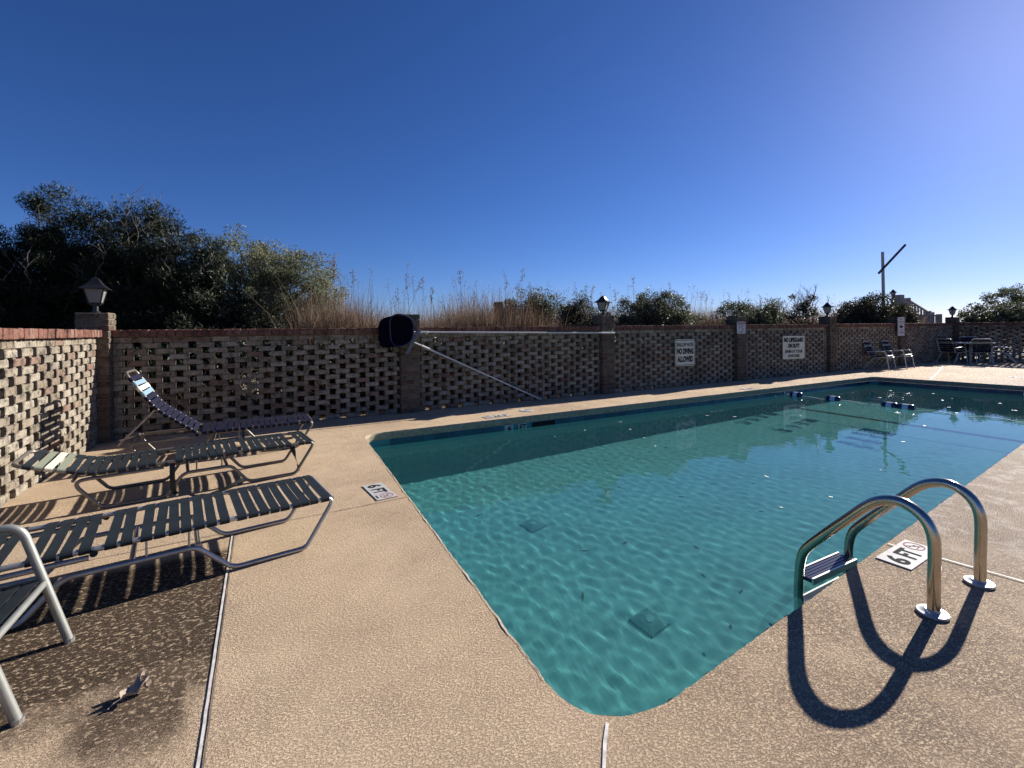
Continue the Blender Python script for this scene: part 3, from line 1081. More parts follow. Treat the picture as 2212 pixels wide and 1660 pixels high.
for s_, ox, oy, oz in levels:
    for i, p in enumerate(RP):
        q = hc+(p-hc)*s_+Vector((ox, oy, oz))
        q += Vector((noise.noise(q*9), noise.noise(q*9+Vector((5, 0, 0)))*.6, noise.noise(q*9+Vector((0, 7, 0)))))*.038
        vs.append(tuple(q))
m_ = len(RP)
fs = [(j*m_+i, j*m_+(i+1) % m_, (j+1)*m_+(i+1) % m_, (j+1)*m_+i) for j in range(len(levels)-1) for i in range(m_)]
fs.append(tuple((len(levels)-1)*m_+i for i in range(m_)))
mb.add(vs, fs)
obj('bag', mb.mesh('bag', M_net, True), t)
for xx in (.13, 4.0):
    mb = MB(); mb.tube([(xx, .09, -.03), (xx, .0, -.035), (xx, -.03, -.02), (xx, -.03, .02)], .006, 6)
    obj('wall_hook', mb.mesh('wall_hook', M_pole), t)

t = thing('wall_brush', 'pool brush leaning on its pole from the pier down to the deck', 'pool brush', (2.13, 7.33, 1.14))
A = Vector((0, 0, 0)); B = Vector((4.56-2.13, 7.46-7.33, .016-1.14))
mb = MB(); mb.tube([A.lerp(B, .05), B], .0135, 10)
mb.tube([A.lerp(B, .04), A.lerp(B, .13)], .018, 10)
obj('pole', mb.mesh('pole', M_pole, True), t)
mb = MB(); mb.tube([(-.05, -.01, .02), A.lerp(B, .05)], .011, 8)
obj('neck', mb.mesh('neck', M_pole, True), t)
d = Vector((2.19-1.97, 0, 1.326-.94)).normalized()
mb = MB()
p0 = Vector((-.05, -.015, .02))
c1 = p0+d*.22; c2 = p0-d*.22
side = Vector((d.z, 0, -d.x))
def slab(mb, a, b, w, y0, y1):
    vs = []
    for y in (y0, y1):
        vs += [a+side*w+Vector((0, y, 0)), a-side*w+Vector((0, y, 0)), b-side*w+Vector((0, y, 0)), b+side*w+Vector((0, y, 0))]
    mb.add(vs, [(0, 1, 2, 3), (7, 6, 5, 4), (0, 4, 5, 1), (1, 5, 6, 2), (2, 6, 7, 3), (3, 7, 4, 0)])
slab(mb, c1, c2, .026, -.02, .0)
obj('brush_back', mb.mesh('brush_back', simple('grey_blue_plastic', (.12, .13, .16), .5)), t)
mb = MB()
for i in range(26):
    c = c1.lerp(c2, (i+.5)/26)
    mb.tube([c+Vector((0, 0, 0)), c+Vector((random.uniform(-.006, .006), .045, random.uniform(-.006, .006)))], .006, 5)
o = obj('bristles', mb.mesh('bristles', M_float_w), t)
o['kind'] = 'stuff'

# ------------------------------------------------------------------ pool ladder
t = thing('pool_ladder', 'stainless steel pool ladder with two curved handrails over the near edge', 'pool ladder', (2.95, .98, 0))
for sx in (-.26, .26):
    prof_r = [(-.004, 0), (-.006, .15), (-.010, .30), (-.002, .374), (.026, .431), (.076, .468), (.130, .479), (.196, .460), (.257, .415), (.35, .313),
              (.45, .204), (.545, .094), (.582, .036), (.598, -.03), (.604, -.10), (.610, -.25), (.606, -.6), (.59, -1.2)]
    path = [Vector((sx, a, b)) for a, b in prof_r]
    sm = [path[0]]
    for i in range(len(path)-1):
        p0, p1, p2, p3 = path[max(i-1, 0)], path[i], path[i+1], path[min(i+2, len(path)-1)]
        for q in (.33, .67, 1.):
            sm.append(.5*((2*p1)+(p2-p0)*q+(2*p0-5*p1+4*p2-p3)*q*q+(3*p1-p0-3*p2+p3)*q**3))
    path = sm
    mb = MB(); mb.tube(path, .0245, 18)
    o = receiver(obj('handrail', mb.mesh('handrail', M_steel, True, 60), t))
    mb = MB(); mb.lathe([(.060, 0), (.061, .007), (.057, .011), (.034, .014), (.027, .02)], 28)
    obj('flange', mb.mesh('flange', M_chrome, True, 35), t, (sx, 0, .003))
    mb = MB(); mb.tube([(sx, .595, -1.18), (sx, .50, -1.22)], .022, 12)
    receiver(obj('bumper', mb.mesh('bumper', M_float_w), t))
M_tread = simple('dark_tread_plastic', (.03, .035, .075), .25)
for z in (-.105, -.385, -.685, -.985):
    tr = MB(); tr.box(-.232, .232, .552, .64, z-.022, z)
    o = receiver(obj('tread', tr.mesh('tread', M_tread), t))
    e = MB()
    e.box(-.232, .232, .641, .651, z-.03, z+.006); e.box(-.232, .232, .540, .551, z-.03, z+.006)
    receiver(obj('tread_edge', e.mesh('tread_edge', M_chrome), o))
    g = MB()
    for k in range(4): g.box(-.22, .22, .56+k*.02, .566+k*.02, z+.0005, z+.003)
    receiver(obj('grip_ridges', g.mesh('grip_ridges', M_tread), o))
# second rail, far end of the pool at the right edge of the picture
t = thing('grab_rail', 'grey steel grab rail at the far end of the pool by the right edge', 'grab rail', (13.86, 3.5, 0))
mb = MB(); mb.tube(fillet([(-.02, 0, -1.0), (-.02, 0, -.06), (.3, -.02, -.02), (.33, -.02, -.045)], .09, 6), .022, 10)
receiver(obj('tube', mb.mesh('tube', M_steel, True), t))
mb = MB(); mb.lathe([(.05, 0), (.05, .01), (.03, .016)], 18)
receiver(obj('flange', mb.mesh('flange', M_steel, True), t, (.34, -.02, -.05), (0, -PI/2, 0)))

# ------------------------------------------------------------------ lane rope
def floatm(y0):
    pass
t = thing('safety_rope', 'white safety rope stretched across the pool through the floats', 'rope', (10.1, 6.2, WATER_Z))
pts = [(0, 0, .02)]
for y in np.linspace(-.25, -3.95, 40):
    pts.append((.03*math.sin(y*3.1)-.02*y*.4, y, .004+.012*math.sin(y*9.)))
mb = MB(); mb.tube(pts, .007, 6)
receiver(obj('rope', mb.mesh('rope', M_rope, True), t))
mb = MB(); mb.lathe([(.03, 0), (.03, .012), (.012, .02)], 14)
obj('wall_anchor', mb.mesh('wall_anchor', M_steel, True), t, (0, .03, .03), (PI/2, 0, 0))
def rope_x(y): return 10.1+.03*math.sin(y*3.1)-.02*y*.4
for yw, lab in ((5.95, 'navy and white float on the safety rope, nearest the brick wall'), (5.22, 'navy and white float riding alone in the middle of the safety rope'),
                (4.27, 'navy and white float touching another, the one nearer the brick wall'), (4.02, 'navy and white float touching another, the one farther from the wall')):
    f = thing('rope_float', lab, 'float', (rope_x(yw-6.2), yw, WATER_Z+.02), random.uniform(-.06, .06)+.05, 'floats on the safety rope')
    for s_ in (-1, 1):
        mb = MB(); mb.lathe([(.014, -.125*1), (.045, -.122), (.064, -.105), (.068, -.085), (.068, -.045), (.064, -.043)], 20)
        o = receiver(obj('end_barrel', mb.mesh('end_barrel', M_float_b, True), f, rot=(s_*PI/2, 0, 0)))
    mb = MB(); mb.lathe([(.06, -.044), (.068, -.043), (.068, .043), (.06, .044)], 20)
    receiver(obj('white_collar', mb.mesh('white_collar', M_float_w, True), f, rot=(PI/2, 0, 0)))

# ------------------------------------------------------------------ loungers
TR = .0135
def strap_mesh(name, half, mat, w=.05, sag=.006, seed=0):
    r = random.Random(seed)
    pts = []
    R = TR+.0016
    for k in range(7):
        a = math.radians(-110+k*(200/6))
        pts.append((-half-R*math.cos(a), R*math.sin(a)))
    m = 6
    for k in range(1, m):
        u = -1+2*k/m
        pts.append((u*half, R-sag*(1-u*u)+r.uniform(-.0012, .0012)))
    for k in range(7):
        a = math.radians(90-k*(200/6))
        pts.append((half+R*math.cos(a), R*math.sin(a)))
    mb = MB()
    vs = []
    th = .0022
    N = len(pts)
    tw = r.uniform(-.004, .004)
    for i, (y, z) in enumerate(pts):
        a, b = pts[max(0, i-1)], pts[min(N-1, i+1)]
        ty, tz = b[0]-a[0], b[1]-a[1]
        l = math.hypot(ty, tz) or 1
        ny, nz = -tz/l, ty/l
        sk = tw*math.sin(y/half*1.5)
        for sx, sn in ((-1, 1), (1, 1), (1, 0), (-1, 0)):
            vs.append((sx*w/2+sk, y+ny*th*sn, z+nz*th*sn))
    fs = []
    for i in range(N-1):
        for k in range(4):
            k2 = (k+1) % 4
            fs.append((i*4+k, i*4+k2, (i+1)*4+k2, (i+1)*4+k))
    fs += [(3, 2, 1, 0), tuple((N-1)*4+k for k in range(4))]
    mb.add(vs, fs)
    return mb.mesh(name, mat, True, 35)
STRAPS = {}
def strap(mat, half, w, var):
    key = (mat.name, half, w, var)
    if key not in STRAPS: STRAPS[key] = strap_mesh('strap', half, mat, w, .0012+.0016*var, var+17)
    return STRAPS[key]

def lounger(label, loc, rz, back_deg, strap_mat, stripe, frame_mat, gaps=(), gaps_back=(), wide=(), rail=(.69, 1.03, 1.14, 1.54)):
    """local x runs from the foot end to the head end"""
    t = thing('sun_lounger', label, 'sun lounger', loc, rz, 'strapped sun loungers side by side')
    hw, zs = .265, .285
    HX = 1.14
    for s_ in (-1, 1):
        y = s_*hw
        path = fillet([(HX, y, zs), (.0, y, zs), (.175, y, TR), (.56, y, TR), (rail[0], y, .178), (rail[1], y, .178), (rail[2], y, TR), (rail[3], y, TR), (1.72, y, .245), (HX+.02, y, .250)],
                      [0, .035, .06, .10, .09, .09, .08, .08, .05, 0], 6)
        mb = MB(); mb.tube(path, TR, 10)
        obj('side_frame', mb.mesh('side_frame', frame_mat, True, 60), t)
        for px in (.76, .94):
            mb = MB(); mb.tube([(px, y, .185), (px, y, zs-.01)], .006, 6)
            obj('strut', mb.mesh('strut', frame_mat), t)
        mb = MB(); mb.lathe([(.016, -.008), (.016, .008)], 14)
        obj('hinge', mb.mesh('hinge', strap_mat), t, (HX, y*1.05, zs-.015), (PI/2, 0, 0))
    for px, pz in ((.018, zs-.004), (.72, .178), (1.0, .178), (1.70, .246)):
        mb = MB(); mb.tube([(px, -hw, pz), (px, hw, pz)], TR*.92, 8)
        obj('crossbar', mb.mesh('crossbar', frame_mat, True), t)
    # back frame
    th = math.radians(back_deg)
    th2 = math.radians(back_deg+19)
    H0 = Vector((HX, 0, zs)); 
    b1 = H0+Vector((math.cos(th), 0, math.sin(th)))*.45
    b2 = b1+Vector((math.cos(th2), 0, math.sin(th2)))*.45
    bw = hw-.004 if back_deg < 5 else hw-.03
    yv = Vector((0, 1, 0))
    path = fillet([H0-yv*bw, b1-yv*bw, b2-yv*bw, b2+yv*bw, b1+yv*bw, H0+yv*bw], [0, .5, .07, .07, .5, 0], 7)
    mb = MB(); mb.tube(path, TR, 10)
    obj('back_frame', mb.mesh('back_frame', frame_mat, True, 60), t)
    # straps on the seat
    n = 18
    for i in range(n):
        if i in gaps: continue
        x = .060+i*(.0598 if not wide else .0568)+.026*sum(1 for q in wide if q <= i)+random.uniform(-.004, .004)
        obj('strap', strap(strap_mat, hw, .0465, random.randint(0, 3)), t, (x, 0, zs), (0, 0, random.uniform(-.014, .014)))
    # straps on the back
    nb = 14
    Lb = .9
    for i in range(nb):
        if i in gaps_back: continue
        sdist = .035+i*.0603
        if sdist < .36: p = H0+(b1-H0).normalized()*sdist; a = th
        elif sdist > .54: p = b1+(b2-b1).normalized()*(sdist-.45); a = th2
        else:
            u = (sdist-.36)/.18
            q0 = H0+(b1-H0).normalized()*.36; q2 = b1+(b2-b1).normalized()*.09
            p = q0*(1-u)**2+b1*2*u*(1-u)+q2*u*u
            a = th+(th2-th)*u
        m = strap_mat
        if i in (10, 12): m = stripe[0]
        if i == 11: m = stripe[1]
        o = obj('strap', strap(m, bw, .0465, random.randint(0, 3)), t, p, (0, -a, random.uniform(-.01, .01)))
    # prop that holds the back
    if back_deg > 20:
        for s_ in (-1, 1):
            q = b1*1.0
            e = Vector((1.80, 0, .225))
            mb = MB(); mb.tube([q+yv*s_*(bw-.03), e+yv*s_*(bw-.05)], .009, 6)
            obj('back_prop', mb.mesh('back_prop', M_wood), t)
        mb = MB(); mb.tube([(1.66, -bw, .25), (1.86, -bw+.02, .20)], .010, 6)
        obj('prop_catch', mb.mesh('prop_catch', M_wood), t)
    return t
l1 = lounger('navy strap lounger with its back raised beside the brick wall', (.475, 6.17, 0), PI+.035, 39, M_navy, (M_paleblue, M_whitev), M_bronze, gaps=())
l2 = lounger('flat slate strap lounger with olive and cream headrest stripes', (.365, 5.08, 0), PI+math.radians(8), -1, M_slate, (M_olive, M_cream), M_bronze, gaps=(2,), wide=(10,), gaps_back=(0,))
l3 = lounger('flat slate strap lounger nearest the camera, beside the metal armchair', (.335, 3.39, 0), PI+math.radians(8.5), 0, M_slate, (M_olive, M_cream), M_alu, wide=(9, 16), gaps_back=(4,), rail=(.73, 1.25, 1.40, 1.60))
# broken straps of the middle lounger
def ribbon(name, pts, w, wdir, mat, parent):
    mb = MB()
    P = [Vector(p) for p in pts]
    vs = []
    for i, p in enumerate(P):
        d = Vector(wdir[i] if isinstance(wdir, list) else wdir).normalized()*w/2
        n_ = Vector((0, 0, .0015)) if abs(d.z) < .005 else Vector((.0015, 0, 0))
        vs += [p-d, p+d, p+d+n_, p-d+n_]
    fs = []
    for i in range(len(P)-1):
        for k in range(4):
            fs.append((i*4+k, i*4+(k+1) % 4, (i+1)*4+(k+1) % 4, (i+1)*4+k))
    mb.add(vs, fs)
    return obj(name, mb.mesh(name, mat, True), parent)
ribbon('loose_strap', [(1.10, .268, .285), (1.105, .285, .24), (1.105, .287, .15), (1.10, .28, .05), (1.08, .25, .012)], .036, [(1, 0, 0)]*5, M_slate, l2)
ribbon('loose_strap', [(.20, .25, .27), (.19, .262, .22), (.175, .27, .16), (.16, .262, .11), (.15, .255, .06), (.155, .25, .02)], .045,
       [(1, 0, .1), (1, .3, .2), (.4, 1, .1), (.1, 1, 0), (.6, 1, 0), (1, .3, 0)], M_slate, l2)
ribbon('loose_strap', [(.98, .24, .012), (.94, .36, .008), (.86, .40, .004), (.74, .385, .02), (.66, .36, .05), (.60, .31, .055), (.585, .27, .035), (.62, .25, .012)], .035,
       [(0, 1, .2), (.2, 1, .3), (.1, 1, .8), (0, .5, 1), (0, .4, 1), (.4, .2, 1), (.8, .2, .7), (1, .2, .2)], M_slate, l2)

# ------------------------------------------------------------------ patio chairs and table
def chair(label, loc, rz, seat=.42, arm=.555, top=.84, mat=None, smat=None, stripe=None, w=.25, R=.0127, lean=.09, front=.30, bar=True, group='strapped patio chairs'):
    """faces local +x"""
    mat = mat or M_silver
    t = thing('patio_chair', label, 'chair', loc, rz, group)
    fr = front
    for s_ in (-1, 1):
        y = s_*w
        path = fillet([(fr, y, 0), (fr-lean, y, arm), (-.16, y, arm-.015), (-.235, y, arm-.03)], [0, .075, .04, 0], 7)
        mb = MB(); mb.tube(path, R, 12)
        af = obj('arm_frame', mb.mesh('arm_frame', mat, True, 60), t)
        mb = MB(); mb.tube(fillet([(fr-lean*.7, y*.93, seat*.92), (-.08, y*.93, seat*.86), (-.34, y, 0)], .12, 6), R*.9, 10)
        obj('rear_leg', mb.mesh('rear_leg', mat, True, 60), t)
        mb = MB(); mb.lathe([(R*1.12, 0), (R*1.12, .018)], 12)
        obj('foot_cap', mb.mesh('foot_cap', M_alu), af, (fr, y, 0))
    sw = w*.86
    f0 = (fr-lean*.52) if bar else fr-lean*seat/arm
    if not bar: sw = w
    path = fillet([(-.2, -sw, seat-(.045 if bar else .012)), (f0, -sw, seat), (f0, sw, seat), (-.2, sw, seat-(.045 if bar else .012))], [0, .05 if bar else .015, .05 if bar else .015, 0], 6)
    mb = MB(); mb.tube(path, TR, 10)
    obj('seat_frame', mb.mesh('seat_frame', mat, True, 60), t)
    if bar:
        mb = MB(); mb.tube([(fr-lean*.5, -w, seat-.055), (fr-lean*.5, w, seat-.055)], R, 10)
        obj('front_bar', mb.mesh('front_bar', mat, True), t)
    path = fillet([(-.19, -sw, seat-.045), (-.255, -sw, arm), (-.36, -sw, top), (-.36, sw, top), (-.255, sw, arm), (-.19, sw, seat-.045)], [0, .4, .07, .07, .4, 0], 6)
    mb = MB(); mb.tube(path, TR, 10)
    obj('back_frame', mb.mesh('back_frame', mat, True, 60), t)
    n = 7
    ang = math.atan2(.045, f0+.2)
    for i in range(n):
        x = f0-.036-i*(f0+.2-.04)/n
        obj('strap', strap(smat, sw, .05, i % 4), t, (x, 0, seat-(.045 if bar else .012)*(f0-x)/(f0+.2)), (0, -ang, 0))
    nb = 6
    a2 = math.atan2(top-arm, -.105)
    L = math.hypot(top-arm, .105)
    for i in range(nb):
        u = .04+.9*i/(nb-.4)
        if u < .32:
            k = u/.32
            p = Vector((-.19-.065*k, 0, seat-.0+(arm-seat)*k)); a = math.atan2(arm-seat, -.065)
        else:
            k = (u-.32)/.68
            p = Vector((-.255-.105*k, 0, arm+(top-arm)*k)); a = a2
        m = stripe if (stripe and i == nb-2) else smat
        obj('strap', strap(m, sw, .05, i % 4), t, p, (0, -a+PI, 0))
    return t
chair('silver armchair with slate straps at the lower left', (-1.07, 2.45, 0), 0, seat=.275, arm=.535, top=.8, mat=M_silver, smat=M_slate, stripe=M_cream, w=.238, R=.0165, lean=.15, front=.30, bar=False)
chair('strapped patio chair by the far wall, the left one of the pair', (16.42, 7.16, 0), -PI/2+.12, mat=M_leg, smat=M_navy, stripe=M_olive, w=.28)
chair('strapped patio chair by the far wall, the right one of the pair', (17.46, 7.12, 0), -PI/2+.05, mat=M_leg, smat=M_navy, stripe=M_olive, w=.28)
TX, TY = 21.75, 6.72
chair('patio chair at the left of the white table, facing it from the wall side', (20.95, 7.02, 0), -.25, mat=M_leg, smat=M_navy, stripe=M_olive, w=.27)
chair('patio chair behind the white table with only its back showing', (22.2, 6.98, 0), PI+.3, mat=M_leg, smat=M_navy, stripe=M_navy, w=.28, top=.88)
chair('patio chair in front of the white table with its back to the pool', (21.25, 6.36, 0), .32, mat=M_leg, smat=M_navy, stripe=M_olive, w=.27)
chair('patio chair at the right of the white table, turned sideways', (22.05, 6.08, 0), PI/2+.25, mat=M_leg, smat=M_navy, stripe=M_navy, w=.27)
t = thing('patio_table', 'round white patio table among the far chairs', 'table', (TX, TY, 0))
mb = MB(); mb.lathe([(.0, .665), (.54, .665), (.555, .672), (.555, .69), (.545, .697), (.0, .697)], 40)
obj('tabletop', mb.mesh('tabletop', M_whitev, True, 35), t)
for k in range(4):
    a = k*PI/2+.5
    mb = MB(); mb.tube(fillet([(.46*math.cos(a), .46*math.sin(a), 0), (.36*math.cos(a), .36*math.sin(a), .4), (.44*math.cos(a), .44*math.sin(a), .66)], .2, 5), .0127, 8)
    obj('leg', mb.mesh('leg', M_leg, True), t)
mb = MB()
rp = [(.385*math.cos(a), .385*math.sin(a), .25) for a in [2*PI*i/24 for i in range(25)]]
mb.tube(rp, .01, 6)
obj('brace_ring', mb.mesh('brace_ring', M_silver, True), t)

# ------------------------------------------------------------------ leaves
def crumpled_leaf(seed, L, W):
    r = random.Random(seed)
    mb = MB()
    nx_, ny_ = 8, 5
    vs = []
    for i in range(nx_):
        u = i/(nx_-1)
        ww = W*math.sin(PI*min(1, .08+u*.92))**.7
        for j in range(ny_):
            v = j/(ny_-1)*2-1
            lob = 1+.25*math.sin(u*17+seed)
            vs.append(((u-.5)*L, v*ww/2*lob, .012+abs(v)**1.4*W*.32*(1+.5*math.sin(u*9+seed))+r.uniform(0, .007)+.02*u*u))
    fs = [(i*ny_+j, (i+1)*ny_+j, (i+1)*ny_+j+1, i*ny_+j+1) for i in range(nx_-1) for j in range(ny_-1)]
    mb.add(vs, fs)
    return mb
t = thing('fallen_leaf', 'curled dry leaf lying on the stained deck slab', 'leaf', (-.44, 2.16, .002), .6)
obj('blade', crumpled_leaf(1, .085, .055).mesh('blade', M_leaf_dry, True, 25), t)
obj('blade', crumpled_leaf(5, .06, .035).mesh('blade', M_leaf_dry, True, 25), t, (.015, .012, .012), (.5, -.5, 1.9))
mb = MB(); mb.tube([(-.04, 0, .02), (-.06, .006, .016), (-.08, .004, .008)], .0016, 5)
obj('stalk', mb.mesh('stalk', M_leaf_dry), t)

leafv = []
for i in range(4):
    r = random.Random(i+3)
    mb = MB()
    L = .03+.012*i
    vs = []
    for k in range(5):
        u = k/4
        w_ = .0035+.010*math.sin(PI*u)
        vs += [((u-.5)*L, -w_, .002+.004*r.random()), ((u-.5)*L, w_, .002+.004*r.random())]
    mb.add(vs, [(2*k, 2*k+2, 2*k+3, 2*k+1) for k in range(4)])
    leafv.append(mb.mesh('floating_leaf', M_leaf_pale))
spots = [(3.55, 5.45), (4.15, 5.55), (4.75, 5.25), (5.0, 5.75), (4.55, 4.75), (4.35, 4.35), (6.6, 5.4), (6.9, 5.1), (3.75, 2.35), (4.35, 2.28), (3.9, 1.98), (4.4, 2.9), (5.6, 2.45),
         (7.2, 2.9), (8.6, 3.2), (9.5, 3.9), (10.3, 3.4), (10.9, 3.7), (11.4, 3.0), (11.8, 4.1), (12.2, 3.4), (12.8, 4.6), (12.6, 5.3), (11.2, 4.9), (7.9, 4.6)]
for i, (x, y) in enumerate(spots):
    far = min(1.35, max(.9, x/6))
    o = obj('floating_leaf', leafv[i % 4], None, (x, y, WATER_Z+.0025), (0, 0, random.uniform(0, 6.28)), (far, far, 1))
    lab = ('pale leaf floating in the dark water close to the far brick wall' if y > 4.2 and x < 8 else
           'pale leaf floating in the blue water between the ladder and the far floats' if x < 9 else 'pale leaf floating beyond the safety rope at the far end of the pool')
    tag(o, lab, 'leaf', 'leaves floating on the pool')
# sunk leaves on the floor
mb = MB(); mb.add([(-.03, 0, .004), (0, -.012, .006), (.03, 0, .004), (0, .012, .01)], [(0, 1, 2, 3)])
me_sunk = mb.mesh('sunken_leaf', simple('sunken_leaf', (.03, .06, .05), .8))
for i, (x, y) in enumerate([(3.0, 3.4), (3.5, 3.0), (2.6, 3.5), (2.9, 2.2), (4.2, 3.8), (2.0, 4.6), (3.8, 4.4), (5.2, 3.6), (2.2, 3.0), (4.6, 3.1), (3.3, 2.4)]):
    o = receiver(obj('sunken_leaf', me_sunk, None, (x, y, FLOOR_Z), (0, 0, i*1.3), (1+.5*(i % 3), 1, 1)))
    tag(o, 'small dark leaf lying on the pool floor', 'leaf', 'sunken leaves on the pool floor')

# ------------------------------------------------------------------ wooden things beyond the wall
t = thing('wood_piling', 'dark round wooden post standing in the dry grass behind the wall', 'post', (4.72, 9.5, 0))
mb = MB(); mb.tube([(0, 0, -.05), (.01, 0, 1.0), (.0, .01, 1.97)], [.14, .13, .125], 14)
obj('shaft', mb.mesh('shaft', M_wood_d, True, 50), t)
t = thing('spar_pole', 'tall grey pole with a long slanting spar against the sky', 'pole', (24.4, 10.5, 0))
mb = MB(); mb.tube([(0, 0, -.05), (.03, 0, 2.4), (0, 0, 4.62)], [.068, .064, .058], 12)
obj('pole', mb.mesh('pole', simple('grey_pole', (.36, .35, .33), .8, noise_amt=.2, scale=6), True, 50), t)
dv = R0
p = Vector((0, -.1, 3.95))
mb = MB(); mb.tube([p+Vector((-.32*1.0, .12, -.30)), p+Vector((.95, -.36, .98))], .05, 8)
obj('spar', mb.mesh('spar', M_wood_d, True, 50), t)
t = thing('stair_railing', 'grey wooden stair railing sloping down behind the far wall', 'railing', (25.4, 10, 0))
def post(mb, x, y, z0, z1, s_=.06): mb.box(x-s_, x+s_, y-s_, y+s_, z0, z1)
for x, z1, s_ in ((0, 2.55, .085), (2.0, 1.98, .085), (2.45, 1.93, .05), (3.1, 1.84, .09), (.65, 1.95, .09), (-.85, 2.66, .16)):
    mb = MB(); post(mb, x, 0, -.02, z1, s_)
    obj('post', mb.mesh('post', M_wood), t)
mb = MB(); mb.tube([(0, -.02, 2.46), (2.0, -.02, 1.90)], .05, 6)
obj('sloping_rail', mb.mesh('sloping_rail', M_wood), t)
mb = MB(); mb.box(.65, 3.1, -.05, .05, 1.74, 1.80)
obj('level_rail', mb.mesh('level_rail', M_wood), t)
mb = MB(); mb.box(-.8, 0, -.05, .05, 2.40, 2.47); mb.box(-.8, 0, -.04, .04, 2.15, 2.2)
obj('upper_rail', mb.mesh('upper_rail', M_wood), t)
for k in range(6):
    x = .33+k*.3
    mb = MB(); post(mb, x, -.02, 1.0, 2.42-(x*.28), .03)
    obj('baluster', mb.mesh('baluster', M_wood), t)
for k in range(8):
    x = .9+k*.27
    mb = MB(); post(mb, x, .0, 1.0, 1.75, .03)
    obj('baluster', mb.mesh('baluster', M_wood), t)
t = thing('lamp_post', 'slim wooden post holding up the small lantern behind the far bush', 'post', (24.1, 10, 0))
mb = MB(); post(mb, 0, 0, -.02, 2.5, .06)
obj('shaft', mb.mesh('shaft', M_wood), t)
lantern((24.1, 10, 2.5), 'small black lantern standing above the far bush by the stair railing', .85, .4, 'black lanterns on the brick piers')

# ------------------------------------------------------------------ vegetation
def leaf_cloud(centres, radii, per, size, aspect, up=0., flat=1., outward=0., c0=None):
    """many small rhombic leaves in gaussian clumps"""
    V_ = []
    centres = np.asarray(centres); radii = np.asarray(radii)
    n = len(centres)*per
    ci = np.repeat(np.arange(len(centres)), per)
    d = rng.normal(size=(n, 3))
    d /= np.linalg.norm(d, axis=1, keepdims=True)
    rad = rng.random(n)**.45
    pos = centres[ci]+d*(rad*radii[ci])[:, None]*np.array([1, 1, flat])
    ax = rng.normal(size=(n, 3)) + d*outward
    ax[:, 2] += up
    ax /= np.linalg.norm(ax, axis=1, keepdims=True)
    rnd = rng.normal(size=(n, 3))
    sd = np.cross(ax, rnd)
    sd /= np.linalg.norm(sd, axis=1, keepdims=True)+1e-9
    L = (size*(.6+.8*rng.random(n)))[:, None]
    a = pos-ax*L*.5; b = pos+ax*L*.5
    m = pos+np.cross(ax, sd)*L*.08
    s = sd*L*aspect*.5
    V_ = np.stack([a, m+s, b, m-s], 1).reshape(-1, 3)
    Fq = np.arange(len(V_)).reshape(-1, 4)
    return V_, Fq

def limb(mb, a, b, r0, r1, seed, k=5, wob=.06):
    pts = []; rr = []
    for i in range(k+1):
        u = i/k
        p = a.lerp(b, u)
        if 0 < i < k:
            L = (b-a).length
            p += Vector((noise.noise(Vector((seed, u*3, 0))), noise.noise(Vector((seed, u*3, 9))), noise.noise(Vector((seed, u*3, 17)))))*wob*L
        p.z += (b-a).length*.06*math.sin(PI*u)
        pts.append(p); rr.append(r0+(r1-r0)*u)
    mb.tube(pts, rr, 6)

